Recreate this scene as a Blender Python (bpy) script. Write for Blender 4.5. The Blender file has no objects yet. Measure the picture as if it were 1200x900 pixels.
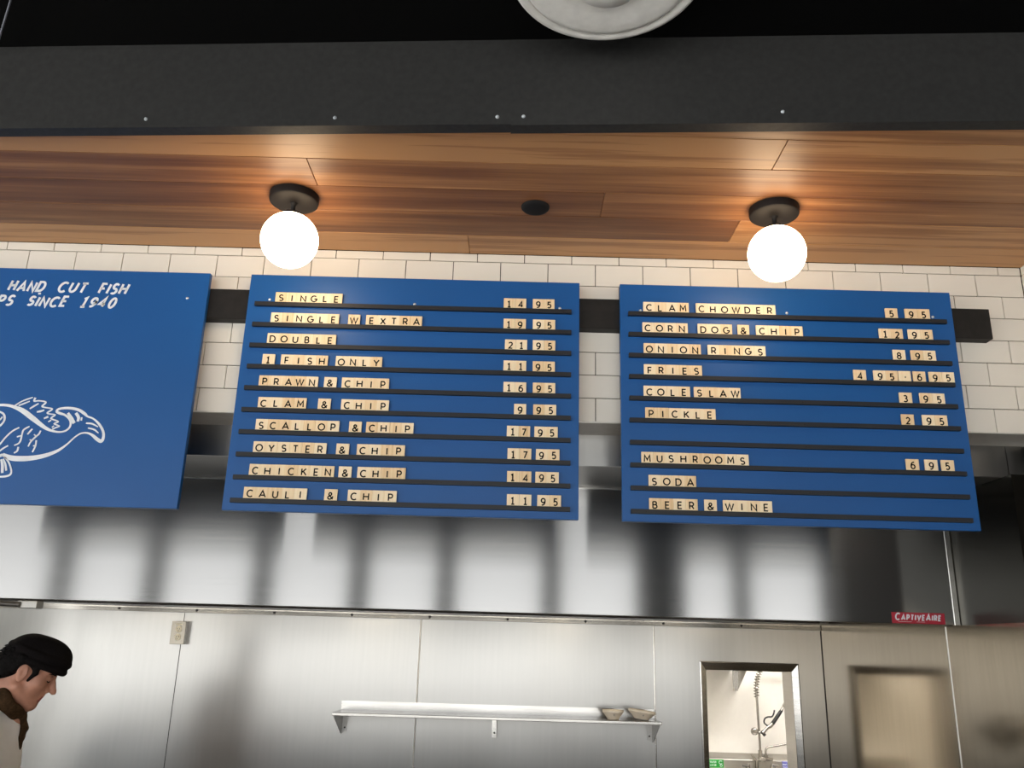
import bpy, bmesh, math, random
import numpy as np
from mathutils import Vector, Matrix
random.seed(7)
S = bpy.context.scene
COL = S.collection
rad = math.radians

# ------------------------------------------------------------------ camera, sky, sun, exposure
F_PX, PITCH, ROLL, YAW, EYE = 1002.0, rad(17.2), rad(1.64), rad(0.33), 1.6
_F = Vector((0, math.cos(PITCH), math.sin(PITCH)))
_R = Vector((1, 0, 0))
_U = Vector((0, -math.sin(PITCH), math.cos(PITCH)))
_rz = Matrix.Rotation(YAW, 3, 'Z')
_F, _R, _U = _rz @ _F, _rz @ _R, _rz @ _U
CR = _R * math.cos(ROLL) + _U * math.sin(ROLL)
CU = -_R * math.sin(ROLL) + _U * math.cos(ROLL)
cam_d = bpy.data.cameras.new('camera')
cam = bpy.data.objects.new('camera', cam_d)
COL.objects.link(cam)
cam_d.sensor_width = 36
cam_d.lens = F_PX * 36 / 1200
cam_d.clip_start = 0.02
m3 = Matrix((CR, CU, -_F)).transposed()
cam.matrix_world = Matrix.Translation((0, 0, EYE)) @ m3.to_4x4()
S.camera = cam

S.view_settings.view_transform = 'Standard'
S.view_settings.look = 'None'
S.view_settings.gamma = 1
S.view_settings.use_curve_mapping = False
S.view_settings.exposure = 0.1
S.cycles.max_bounces = 8
S.cycles.glossy_bounces = 6
S.cycles.sample_clamp_indirect = 6

W = bpy.data.worlds.new('daylight')
S.world = W
W.use_nodes = True
wn = W.node_tree.nodes
wl = W.node_tree.links
bg = wn['Background']
tc = wn.new('ShaderNodeTexCoord')
sx = wn.new('ShaderNodeSeparateXYZ')
cr = wn.new('ShaderNodeValToRGB')
mp = wn.new('ShaderNodeMapRange')
mp.inputs[1].default_value = -1
mp.inputs[2].default_value = 1
wl.new(tc.outputs['Generated'], sx.inputs[0])
wl.new(sx.outputs[2], mp.inputs[0])
wl.new(mp.outputs[0], cr.inputs[0])
el = cr.color_ramp.elements
el[0].position = 0.0
el[0].color = (0.92, 0.90, 0.86, 1)
el[1].position = 0.495
el[1].color = (0.95, 0.94, 0.91, 1)
for p, c in ((0.508, (0.46, 0.465, 0.47, 1)), (0.575, (0.46, 0.47, 0.48, 1)), (0.66, (0.95, 0.98, 1.0, 1)), (1.0, (0.80, 0.92, 1.0, 1))):
    e = el.new(p)
    e.color = c
wl.new(cr.outputs[0], bg.inputs[0])
SKY = 5.1
bg.inputs[1].default_value = SKY


def at(px, py, Y):
    """the point at depth Y that the photograph shows at pixel px, py (1200 x 900)"""
    d = _F + CR * ((px - 600) / F_PX) + CU * ((450 - py) / F_PX)
    return d * (Y / d.y) + Vector((0, 0, EYE))


# ------------------------------------------------------------------ materials
def srgb(r, g, b):
    def f(c):
        c /= 255
        return c / 12.92 if c <= 0.04045 else ((c + 0.055) / 1.055) ** 2.4
    return (f(r), f(g), f(b), 1)


class NM:
    """small wrapper round a node material"""
    def __init__(self, name):
        self.m = bpy.data.materials.new(name)
        self.m.use_nodes = True
        self.t = self.m.node_tree
        self.b = self.t.nodes['Principled BSDF']

    def n(self, typ, **kw):
        o = self.t.nodes.new('ShaderNode' + typ)
        for k, v in kw.items():
            setattr(o, k, v)
        return o

    def l(self, a, b):
        self.t.links.new(a, b)

    def s(self, **kw):
        for k, v in kw.items():
            self.b.inputs[k.replace('_', ' ')].default_value = v
        return self

    def coord(self, scale=(1, 1, 1), src='Object'):
        c = self.n('TexCoord')
        mp_ = self.n('Mapping')
        mp_.inputs['Scale'].default_value = scale
        self.l(c.outputs[src], mp_.inputs[0])
        return mp_.outputs[0]

    def noise(self, scale, detail=3, vec=None, rough=0.5):
        t = self.n('TexNoise')
        t.inputs['Scale'].default_value = scale
        t.inputs['Detail'].default_value = detail
        t.inputs['Roughness'].default_value = rough
        if vec:
            self.l(vec, t.inputs['Vector'])
        return t.outputs[0]

    def ramp(self, fac, stops):
        r = self.n('ValToRGB')
        e = r.color_ramp.elements
        e[0].position, e[0].color = stops[0]
        e[1].position, e[1].color = stops[-1]
        for p, c in stops[1:-1]:
            q = e.new(p)
            q.color = c
        self.l(fac, r.inputs[0])
        return r.outputs[0]

    def bump(self, h, strength=0.2, dist=0.01):
        b = self.n('Bump')
        b.inputs['Strength'].default_value = strength
        b.inputs['Distance'].default_value = dist
        self.l(h, b.inputs['Height'])
        self.l(b.outputs[0], self.b.inputs['Normal'])


def plain(name, c, rough=0.5, metal=0.0, var=0.06, nscale=30, bump=0.0, spec=0.5):
    k = NM(name)
    v = k.coord()
    nz = k.noise(nscale, 3, v)
    lo = tuple(x * (1 - var) for x in c[:3]) + (1,)
    hi = tuple(min(1, x * (1 + var)) for x in c[:3]) + (1,)
    k.l(k.ramp(nz, [(0.3, lo), (0.7, hi)]), k.b.inputs['Base Color'])
    k.s(Roughness=rough, Metallic=metal, Specular_IOR_Level=spec)
    if bump:
        k.bump(nz, bump, 0.003)
    return k.m


def steel(name, c=(0.60, 0.59, 0.56), rough=0.25, aniso=0.0, rot=0.0, wave=0.0, brush=(2, 2, 160), var=0.05, wscale=(1.5, 1.5, 1.5)):
    k = NM(name)
    v = k.coord(brush)
    nz = k.noise(1.0, 4, v)
    lo = tuple(x * (1 - var) for x in c) + (1,)
    hi = tuple(min(1, x * (1 + var)) for x in c) + (1,)
    k.l(k.ramp(nz, [(0.3, lo), (0.7, hi)]), k.b.inputs['Base Color'])
    r = k.n('MapRange')
    r.inputs[3].default_value = rough * 0.9
    r.inputs[4].default_value = rough * 1.1
    k.l(nz, r.inputs[0])
    k.l(r.outputs[0], k.b.inputs['Roughness'])
    k.s(Metallic=1.0, Anisotropic=aniso, Anisotropic_Rotation=rot)
    if aniso:
        tn = k.n('Tangent', direction_type='UV_MAP')
        tn.uv_map = 'UVMap'
        k.l(tn.outputs[0], k.b.inputs['Tangent'])
    if wave:
        w = k.noise(1.0, 1.5, k.coord(wscale))
        k.bump(w, 1.0, wave)
    return k.m


M = {}
M['hood_steel'] = steel('brushed_hood_steel', (0.285, 0.285, 0.283), 0.175, 1.0, 0.25, 0.0, brush=(1.5, 1, 90), var=0.02, wscale=(3.0, 1, 0.25))
M['wall_steel'] = steel('steel_wall_panel', (0.44, 0.434, 0.418), 0.29, 0.4, 0.25, 0.013, brush=(50, 50, 2), var=0.025, wscale=(1.6, 1, 1.2))
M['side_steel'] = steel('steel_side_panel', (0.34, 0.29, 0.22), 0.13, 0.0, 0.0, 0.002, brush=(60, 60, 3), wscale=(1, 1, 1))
M['steel'] = steel('bright_steel', (0.68, 0.67, 0.64), 0.22)
M['satin'] = steel('satin_steel', (0.50, 0.49, 0.47), 0.40)
M['soffit'] = steel('soffit_steel', (0.24, 0.23, 0.215), 0.35)
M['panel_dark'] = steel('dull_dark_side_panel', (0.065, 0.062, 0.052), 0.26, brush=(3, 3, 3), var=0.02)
M['splash'] = steel('sink_steel', (0.36, 0.345, 0.315), 0.4)
M['flange_steel'] = steel('flange_steel', (0.42, 0.40, 0.36), 0.16, brush=(3, 3, 40), var=0.15)
M['plate'] = steel('outlet_plate', (0.30, 0.275, 0.23), 0.3)
M['frame_steel'] = steel('frame_steel', (0.44, 0.43, 0.41), 0.2, brush=(3, 3, 60), var=0.12)
M['dark_steel'] = steel('dark_steel', (0.16, 0.15, 0.14), 0.45)
M['trim_grey'] = plain('grey_trim', srgb(178, 173, 166), 0.5, 0.2)
M['bright_strip'] = plain('bright_strip', srgb(235, 233, 226), 0.35, 0.2)
M['faucet'] = steel('faucet_metal', (0.36, 0.34, 0.31), 0.16)
M['chrome'] = steel('chrome', (0.80, 0.79, 0.77), 0.08)
M['tile'] = plain('glazed_white_tile', srgb(222, 217, 207), 0.18, 0, 0.03, 3, 0.02)
M['grout'] = plain('dark_grout', srgb(40, 34, 30), 0.95, spec=0.05)
M['black_deck'] = plain('black_ceiling_paint', (0.0012, 0.0012, 0.0013, 1), 0.9, spec=0.1)
M['beam'] = plain('charcoal_beam_paint', (0.020, 0.020, 0.0195, 1), 0.55, 0, 0.2, 60, 0.15, spec=0.35)
M['black_wood'] = plain('black_plank_paint', (0.0085, 0.0075, 0.0068, 1), 0.6, 0, 0.3, 40, 0.3, spec=0.3)
M['rail'] = plain('black_rail', (0.010, 0.012, 0.016, 1), 0.5, spec=0.4)
M['ink'] = plain('black_ink', (0.003, 0.0025, 0.0025, 1), 0.8, spec=0.08)
M['white_paint'] = plain('white_sign_paint', srgb(226, 230, 234), 0.5)
M['screw'] = plain('pale_screw_head', srgb(215, 222, 228), 0.25, 0.5)
M['dark_screw'] = plain('dark_screw', (0.03, 0.027, 0.024, 1), 0.4, 0.8)
M['bronze'] = plain('dark_bronze', (0.009, 0.0075, 0.007, 1), 0.6, 0.0, spec=0.2)
M['speaker_black'] = plain('black_grille', (0.010, 0.010, 0.011, 1), 0.75, spec=0.2)
M['opal'] = plain('opal_white', srgb(240, 238, 233), 0.3)
M['red'] = plain('red_sticker', srgb(170, 24, 48), 0.4)
M['added_counter_blue'] = plain('added_counter_paint', srgb(190, 200, 212), 0.5)  # pale tone lifts the back wall's reflection of the added counter
M['white_wall'] = plain('white_wall_paint', srgb(234, 230, 223), 0.6, 0, 0.015)
M['dining_wall'] = plain('dining_wall_paint', srgb(150, 138, 118), 0.7)
M['dark_wall'] = plain('dark_wall_paint', srgb(52, 48, 44), 0.7)
M['floor'] = plain('concrete_floor', srgb(205, 200, 192), 0.45, 0, 0.1, 4)
M['mullion'] = plain('dark_mullion', (0.012, 0.012, 0.014, 1), 0.5)
M['ivory'] = plain('ivory_plastic', srgb(240, 232, 210), 0.35)
M['cream'] = plain('cream_bowl', srgb(250, 236, 218), 0.5)
M['green'] = plain('green_label', srgb(20, 140, 45), 0.4)
M['blue_label'] = plain('blue_label', srgb(70, 70, 165), 0.4)
M['black_rubber'] = plain('black_rubber', (0.008, 0.008, 0.008, 1), 0.45)
M['skin'] = plain('skin', srgb(198, 142, 118), 0.5, 0, 0.06, 60)
M['lips'] = plain('lips', srgb(160, 88, 80), 0.45, 0, 0.05, 60)
M['hair'] = plain('black_hair', (0.006, 0.005, 0.005, 1), 0.7, 0, 0.5, 150, 0.6, spec=0.08)
M['cap'] = plain('black_cap_cloth', (0.0075, 0.006, 0.0062, 1), 0.9, 0, 0.3, 200, 0.3, spec=0.1)
M['scarf'] = plain('brown_scarf_cloth', srgb(66, 48, 30), 0.85, 0, 0.35, 120, 0.4, spec=0.15)
M['shirt'] = plain('white_shirt_cloth', srgb(250, 244, 240), 0.85, 0, 0.02, 40, 0.2)
M['trousers'] = plain('dark_trousers_cloth', srgb(40, 40, 46), 0.85)
M['shoe'] = plain('black_shoe', (0.01, 0.01, 0.01, 1), 0.4)
M['cable'] = plain('grey_cable', srgb(110, 112, 122), 0.5)

k = NM('blue_sign_paint')
v = k.coord()
nz = k.noise(260, 2, v)
k.l(k.ramp(k.noise(3, 3, v), [(0.3, (0.0020, 0.074, 0.262, 1)), (0.7, (0.0028, 0.081, 0.284, 1))]), k.b.inputs['Base Color'])
k.s(Roughness=0.42, Specular_IOR_Level=0.42)
k.bump(nz, 0.10, 0.002)
M['blue'] = k.m

# cedar planks: each plank carries its own random number
k = NM('cedar_planks')
at_ = k.n('Attribute', attribute_name='rnd')
cb = k.n('CombineXYZ')
mu = k.n('Math', operation='MULTIPLY')
mu.inputs[1].default_value = 37.0
k.l(at_.outputs['Fac'], mu.inputs[0])
k.l(mu.outputs[0], cb.inputs[0])
k.l(mu.outputs[0], cb.inputs[1])
va = k.n('VectorMath', operation='ADD')
k.l(k.n('TexCoord').outputs['Object'], va.inputs[0])
k.l(cb.outputs[0], va.inputs[1])
mpn = k.n('Mapping')
mpn.inputs['Scale'].default_value = (0.7, 18, 18)
k.l(va.outputs[0], mpn.inputs[0])
g1 = k.noise(1.3, 5, mpn.outputs[0], 0.6)
mp2 = k.n('Mapping')
mp2.inputs['Scale'].default_value = (3.5, 110, 110)
k.l(va.outputs[0], mp2.inputs[0])
g2 = k.noise(1.0, 3, mp2.outputs[0], 0.6)
mx = k.n('Math', operation='MULTIPLY_ADD')
mx.inputs[1].default_value = 0.25
k.l(g2, mx.inputs[0])
k.l(g1, mx.inputs[2])
mn = k.n('Math', operation='MULTIPLY_ADD')
mn.inputs[1].default_value = 0.55
k.l(at_.outputs['Fac'], mn.inputs[0])
k.l(mx.outputs[0], mn.inputs[2])
colr = k.ramp(mn.outputs[0], [(0.50, srgb(104, 64, 38)), (0.72, srgb(134, 88, 54)), (0.95, srgb(172, 122, 78)), (1.2, srgb(192, 142, 94))])
k.l(colr, k.b.inputs['Base Color'])
k.s(Roughness=0.42, Specular_IOR_Level=0.4)
k.bump(g2, 0.08, 0.002)
M['cedar'] = k.m

# letter tiles: pale wood, every tile a little different, upright grain
k = NM('pale_wood_tile')
oi = k.n('ObjectInfo')
mu = k.n('Math', operation='MULTIPLY')
mu.inputs[1].default_value = 91.0
k.l(oi.outputs['Random'], mu.inputs[0])
cb = k.n('CombineXYZ')
k.l(mu.outputs[0], cb.inputs[0])
va = k.n('VectorMath', operation='ADD')
k.l(k.n('TexCoord').outputs['Object'], va.inputs[0])
k.l(cb.outputs[0], va.inputs[1])
mpn = k.n('Mapping')
mpn.inputs['Scale'].default_value = (130, 60, 6)
k.l(va.outputs[0], mpn.inputs[0])
g = k.noise(1.0, 3, mpn.outputs[0], 0.55)
ma = k.n('Math', operation='MULTIPLY_ADD')
ma.inputs[1].default_value = 0.55
k.l(oi.outputs['Random'], ma.inputs[0])
k.l(g, ma.inputs[2])
k.l(k.ramp(ma.outputs[0], [(0.3, srgb(216, 184, 140)), (0.65, srgb(234, 208, 168)), (1.0, srgb(242, 224, 192))]), k.b.inputs['Base Color'])
k.s(Roughness=0.6, Specular_IOR_Level=0.3)
M['tile_wood'] = k.m


def glow(name, c, strength):
    g_ = NM(name)
    g_.s(Base_Color=(0.9, 0.88, 0.84, 1), Roughness=0.3)
    g_.b.inputs['Emission Color'].default_value = c
    g_.b.inputs['Emission Strength'].default_value = strength
    return g_.m


M['globe_glow'] = glow('lit_opal_globe', (1.0, 0.76, 0.50, 1), 10.0)
M['added_hood_glow'] = glow('lit_added_hood_lamp', (1.0, 0.86, 0.64, 1), 62.0)  # glow of the unseen lamps added inside the hood
M['tube_glow'] = glow('lit_tube', (1.0, 0.975, 0.94, 1), 27.0)


# ------------------------------------------------------------------ mesh helpers
def new_obj(name, me, mat=None, parent=None):
    o = bpy.data.objects.new(name, me)
    COL.objects.link(o)
    if mat is not None and me is not None and not me.materials:
        for q in (mat if isinstance(mat, (list, tuple)) else [mat]):
            me.materials.append(M[q] if isinstance(q, str) else q)
    if parent:
        o.parent = parent
    return o


def obj(name, bm, mat, parent=None, smooth=False, uv=False, loc=None):
    bmesh.ops.recalc_face_normals(bm, faces=bm.faces)
    me = bpy.data.meshes.new(name)
    if uv:
        L = bm.loops.layers.uv.new('UVMap')
        for f in bm.faces:
            n = f.normal
            for lp in f.loops:
                c = lp.vert.co
                if abs(n.y) > 0.5:
                    lp[L].uv = (c.x, c.z)
                elif abs(n.x) > 0.5:
                    lp[L].uv = (c.y, c.z)
                else:
                    lp[L].uv = (c.x, c.y)
    bm.to_mesh(me)
    bm.free()
    if smooth:
        for p in me.polygons:
            p.use_smooth = True
        try:
            me.set_sharp_from_angle(angle=rad(38))
        except Exception:
            pass
    o = new_obj(name, me, mat, parent)
    if loc is not None:
        o.location = loc
    return o


def tag(o, label=None, cat=None, group=None, kind=None):
    for k_, v_ in (('label', label), ('category', cat), ('group', group), ('kind', kind)):
        if v_:
            o[k_] = v_
    return o


def thing(name, label, cat, loc=(0, 0, 0), group=None):
    o = bpy.data.objects.new(name, None)
    COL.objects.link(o)
    o.location = loc
    o.empty_display_size = 0.05
    return tag(o, label, cat, group)


def struct(name, bm, mat, **kw):
    return tag(obj(name, bm, mat, **kw), kind='structure')


def box(bm, x0, x1, y0, y1, z0, z1, bev=0.0, seg=2):
    r = bmesh.ops.create_cube(bm, size=1.0)
    vs = r['verts']
    for v_ in vs:
        v_.co = Vector(((x0 + x1) / 2 + v_.co.x * (x1 - x0), (y0 + y1) / 2 + v_.co.y * (y1 - y0), (z0 + z1) / 2 + v_.co.z * (z1 - z0)))
    if bev:
        es = list({e for v_ in vs for e in v_.link_edges})
        bmesh.ops.bevel(bm, geom=es, offset=bev, segments=seg, affect='EDGES', profile=0.5)
    return vs


def bbox(*a, **k_):
    bm = bmesh.new()
    box(bm, *a, **k_)
    return bm


def prism(bm, pts, ext):
    """extrude the polygon pts (3-D) by the vector ext"""
    a = [bm.verts.new(p) for p in pts]
    b = [bm.verts.new(Vector(p) + Vector(ext)) for p in pts]
    bm.faces.new(a)
    bm.faces.new(list(reversed(b)))
    n = len(a)
    for i in range(n):
        bm.faces.new((a[i], b[i], b[(i + 1) % n], a[(i + 1) % n]))


def lathe(bm, prof, c=(0, 0, 0), axis=(0, 0, 1), seg=48):
    """revolve (radius, height) pairs about axis through c"""
    q = Vector((0, 0, 1)).rotation_difference(Vector(axis))
    rings = []
    for r, h in prof:
        if r < 1e-6:
            rings.append([bm.verts.new(q @ Vector((0, 0, h)) + Vector(c))])
        else:
            rings.append([bm.verts.new(q @ Vector((r * math.cos(2 * math.pi * i / seg), r * math.sin(2 * math.pi * i / seg), h)) + Vector(c)) for i in range(seg)])
    for a, b in zip(rings, rings[1:]):
        for i in range(seg):
            j = (i + 1) % seg
            if len(a) == 1 and len(b) == 1:
                continue
            if len(a) == 1:
                bm.faces.new((a[0], b[i], b[j]))
            elif len(b) == 1:
                bm.faces.new((a[i], b[0], a[j]))
            else:
                bm.faces.new((a[i], b[i], b[j], a[j]))


def tube(bm, pts, r, seg=10, cap=True):
    pts = [Vector(p) for p in pts]
    rs = r if isinstance(r, (list, tuple)) else [r] * len(pts)
    up = None
    rings = []
    for i, p in enumerate(pts):
        t = (pts[min(i + 1, len(pts) - 1)] - pts[max(i - 1, 0)]).normalized()
        if up is None:
            up = t.orthogonal().normalized()
        up = (up - t * up.dot(t)).normalized()
        w = t.cross(up)
        rings.append([bm.verts.new(p + (up * math.cos(2 * math.pi * k_ / seg) + w * math.sin(2 * math.pi * k_ / seg)) * rs[i]) for k_ in range(seg)])
    for a, b in zip(rings, rings[1:]):
        for i in range(seg):
            j = (i + 1) % seg
            bm.faces.new((a[i], a[j], b[j], b[i]))
    if cap:
        bm.faces.new(rings[0])
        bm.faces.new(list(reversed(rings[-1])))


def smooth_path(pts, n=6):
    """Catmull-Rom through pts; works for tuples of any length"""
    P = [np.array(p, float) for p in pts]
    if len(P) < 3:
        return P
    P = [2 * P[0] - P[1]] + P + [2 * P[-1] - P[-2]]
    out = []
    for i in range(1, len(P) - 2):
        for k_ in range(n):
            t = k_ / n
            a, b, c, d = P[i - 1], P[i], P[i + 1], P[i + 2]
            out.append(0.5 * ((2 * b) + (-a + c) * t + (2 * a - 5 * b + 4 * c - d) * t * t + (-a + 3 * b - 3 * c + d) * t ** 3))
    out.append(P[-2])
    return out


def ribbon(bm, pts, w, y0, y1, closed=False):
    """flat painted stroke in the x-z plane from y1 (behind) to y0 (front); w = width or list of widths"""
    P = [np.array(p[:2], float) for p in pts]
    n = len(P)
    ws = w if isinstance(w, (list, tuple, np.ndarray)) else [w] * n
    L, R_ = [], []
    for i in range(n):
        if closed:
            a, b = P[(i - 1) % n], P[(i + 1) % n]
        else:
            a, b = P[max(i - 1, 0)], P[min(i + 1, n - 1)]
        d1 = P[i] - a
        d2 = b - P[i]
        l1, l2 = np.hypot(*d1), np.hypot(*d2)
        if l1 < 1e-9:
            d1, l1 = d2, l2
        if l2 < 1e-9:
            d2, l2 = d1, l1
        d1, d2 = d1 / l1, d2 / l2
        n1 = np.array((-d1[1], d1[0]))
        n2 = np.array((-d2[1], d2[0]))
        m_ = n1 + n2
        lm = np.hypot(*m_)
        m_ = n1 if lm < 0.3 else m_ / lm
        k_ = 1 / max(0.45, float(np.dot(m_, n1)))
        L.append(P[i] + m_ * ws[i] / 2 * k_)
        R_.append(P[i] - m_ * ws[i] / 2 * k_)
    mk = lambda q, y: bm.verts.new((q[0], y, q[1]))
    LF = [mk(q, y0) for q in L]
    RF = [mk(q, y0) for q in R_]
    LB = [mk(q, y1) for q in L]
    RB = [mk(q, y1) for q in R_]
    rng = range(n if closed else n - 1)
    for i in rng:
        j = (i + 1) % n
        bm.faces.new((LF[i], LF[j], RF[j], RF[i]))
        bm.faces.new((LF[i], LB[i], LB[j], LF[j]))
        bm.faces.new((RF[i], RF[j], RB[j], RB[i]))
    if not closed:
        bm.faces.new((LF[0], RF[0], RB[0], LB[0]))
        bm.faces.new((LF[-1], LB[-1], RB[-1], RF[-1]))


def arc(cx, cy, rx, ry, a0, a1, n=14):
    return [(cx + rx * math.cos(rad(a0 + (a1 - a0) * i / n)), cy + ry * math.sin(rad(a0 + (a1 - a0) * i / n))) for i in range(n + 1)]


# strokes of a plain geometric sans, cap height 1; (width, strokes)
def _glyphs():
    G = {}
    G['A'] = (0.94, [[(0.0, 0), (0.47, 1.0), (0.94, 0)], [(0.17, 0.31), (0.77, 0.31)]])
    G['B'] = (0.62, [[(0, 0), (0, 1)], [(0, 1), (0.3, 1)] + arc(0.32, 0.765, 0.22, 0.235, 90, -90) + [(0, 0.53)], [(0.3, 0.53)] + arc(0.35, 0.265, 0.26, 0.265, 90, -90) + [(0, 0)]])
    G['C'] = (0.9, [arc(0.5, 0.5, 0.5, 0.5, 48, 312, 22)])
    G['D'] = (0.84, [[(0, 0), (0, 1), (0.34, 1)] + arc(0.36, 0.5, 0.48, 0.5, 90, -90, 18) + [(0, 0)]])
    G['E'] = (0.56, [[(0.56, 1), (0, 1), (0, 0), (0.56, 0)], [(0, 0.51), (0.5, 0.51)]])
    G['F'] = (0.54, [[(0.54, 1), (0, 1), (0, 0)], [(0, 0.49), (0.48, 0.49)]])
    G['G'] = (0.94, [arc(0.5, 0.5, 0.5, 0.5, 50, 340, 22) + [(0.97, 0.46), (0.56, 0.46)]])
    G['H'] = (0.76, [[(0, 0), (0, 1)], [(0.76, 0), (0.76, 1)], [(0, 0.51), (0.76, 0.51)]])
    G['I'] = (0.0, [[(0, 0), (0, 1)]])
    G['K'] = (0.68, [[(0, 0), (0, 1)], [(0.64, 1), (0.03, 0.42)], [(0.22, 0.6), (0.68, 0)]])
    G['L'] = (0.52, [[(0, 1), (0, 0), (0.52, 0)]])
    G['M'] = (0.96, [[(0, 0), (0.07, 1), (0.48, 0.3), (0.89, 1), (0.96, 0)]])
    G['N'] = (0.78, [[(0, 0), (0, 1), (0.78, 0), (0.78, 1)]])
    G['O'] = (1.04, [arc(0.52, 0.5, 0.52, 0.5, 0, 360, 28)])
    G['P'] = (0.6, [[(0, 0), (0, 1), (0.3, 1)] + arc(0.32, 0.71, 0.28, 0.29, 90, -90) + [(0, 0.42)]])
    G['R'] = (0.64, [[(0, 0), (0, 1), (0.3, 1)] + arc(0.32, 0.72, 0.28, 0.28, 90, -90) + [(0, 0.44)], [(0.32, 0.44), (0.64, 0)]])
    G['S'] = (0.6, [[(0.56, 0.86)] + arc(0.3, 0.745, 0.27, 0.255, 40, 250, 12) + arc(0.3, 0.255, 0.30, 0.255, 72, -140, 14)])
    G['T'] = (0.68, [[(0, 1), (0.68, 1)], [(0.34, 1), (0.34, 0)]])
    G['U'] = (0.74, [[(0, 1)] + arc(0.37, 0.37, 0.37, 0.37, 180, 360, 16) + [(0.74, 1)]])
    G['V'] = (0.86, [[(0, 1), (0.43, 0), (0.86, 1)]])
    G['W'] = (1.3, [[(0, 1), (0.34, 0), (0.65, 0.98), (0.96, 0), (1.3, 1)]])
    G['X'] = (0.76, [[(0, 0), (0.74, 1)], [(0.02, 1), (0.76, 0)]])
    G['Y'] = (0.8, [[(0, 1), (0.4, 0.45), (0.8, 1)], [(0.4, 0.45), (0.4, 0)]])
    G['&'] = (0.82, [[(0.78, 0.0), (0.22, 0.62)] + arc(0.36, 0.79, 0.2, 0.21, 215, -10, 12) + [(0.5, 0.64), (0.18, 0.45)] + arc(0.32, 0.24, 0.3, 0.24, 130, 300, 12) + [(0.66, 0.18), (0.8, 0.45)]])
    G['0'] = (0.62, [arc(0.31, 0.5, 0.31, 0.5, 0, 360, 26)])
    G['1'] = (0.5, [[(0.02, 0.86), (0.26, 1.0), (0.26, 0)], [(0.02, 0), (0.5, 0)]])
    G['2'] = (0.56, [arc(0.27, 0.72, 0.26, 0.28, 160, -30, 14) + [(0.02, 0.0), (0.56, 0)]])
    G['3'] = (0.56, [arc(0.25, 0.76, 0.25, 0.24, 140, -90, 12) , arc(0.25, 0.26, 0.29, 0.26, 90, -145, 14)])
    G['4'] = (0.64, [[(0.47, 0), (0.47, 1), (0.0, 0.27), (0.64, 0.27)]])
    G['5'] = (0.54, [[(0.5, 1), (0.09, 1), (0.07, 0.56)] + arc(0.25, 0.31, 0.28, 0.31, 110, -140, 14)])
    G['6'] = (0.6, [arc(0.3, 0.31, 0.29, 0.31, 0, 360, 22), [(0.012, 0.34), (0.05, 0.66), (0.2, 0.92), (0.36, 1.0), (0.52, 0.98)]])
    G['7'] = (0.54, [[(0, 1), (0.54, 1), (0.17, 0)]])
    G['8'] = (0.58, [arc(0.29, 0.76, 0.24, 0.24, 0, 360, 22), arc(0.29, 0.27, 0.29, 0.27, 0, 360, 22)])
    G['9'] = (0.6, [arc(0.3, 0.69, 0.29, 0.31, 0, 360, 22), [(0.588, 0.66), (0.55, 0.34), (0.4, 0.08), (0.24, 0.0), (0.08, 0.02)]])
    G['.'] = (0.12, [[(0.0, 0.42), (0.12, 0.42)]])
    return G


GLYPH = _glyphs()


# ================================================================== SETTING
Y_TILE, Y_PANEL, Y_HOOD, Y_BACK = 2.58, 2.747, 3.135, 4.56
Z_TRIM, Z_SOFFIT, Z_CEIL, Z_HOODB = 2.2816, 2.178, 2.847, 1.7225
X_STEEL, X_TILE = 1.5915, 1.650
XL = -3.4                                             # left end of the kitchen
Z_DECK = 3.066


def beam_y(x):
    return 1.8018 - 0.0575 * (x + 0.028)


struct('floor', bbox(-7, 5, -3.8, 6.6, -0.1, 0), 'floor')
struct('ceiling', bbox(-7, 5, -3.8, 2.6, Z_DECK, Z_DECK + 0.1), 'black_deck')

# planked cedar ceiling above the counter
bm = bmesh.new()
lay = bm.faces.layers.float.new('rnd')
ylines = [2.58, 2.450, 2.308, 2.165, 2.022, 1.880, 1.738, 1.60]
joints = [[-0.1674], [0.6573], [0.2365], [-0.5829], [0.6694], [-0.1], [0.4]]
shade = [[0.74, 0.70], [0.16, 0.62], [0.10, 0.30], [0.24, 0.34], [0.80, 0.66], [0.55, 0.6], [0.3, 0.5]]
for r in range(7):
    xs = [XL] + sorted(joints[r]) + [X_TILE + 0.06]
    for q, (a, b) in enumerate(zip(xs, xs[1:])):
        n0 = set(bm.faces)
        box(bm, a + 0.0006, b - 0.0006, ylines[r + 1] + 0.0008, ylines[r] - 0.0008, Z_CEIL, Z_CEIL + 0.016, 0.0012, 1)
        for f in bm.faces:
            if f not in n0:
                f[lay] = shade[r][q % len(shade[r])]
bmesh.ops.bisect_plane(bm, geom=list(bm.verts) + list(bm.edges) + list(bm.faces), plane_co=(0, beam_y(0) + 0.013, 0), plane_no=(-0.0575, -1, 0), clear_outer=True)
struct('ceiling_cedar', bm, 'cedar')
bm = bbox(XL, X_TILE + 0.06, 1.60, Y_TILE + 0.1, Z_CEIL + 0.0165, Z_CEIL + 0.03)
bmesh.ops.bisect_plane(bm, geom=list(bm.verts) + list(bm.edges) + list(bm.faces), plane_co=(0, beam_y(0) + 0.013, 0), plane_no=(-0.0575, -1, 0), clear_outer=True)
struct('ceiling_backing', bm, 'grout')

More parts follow.
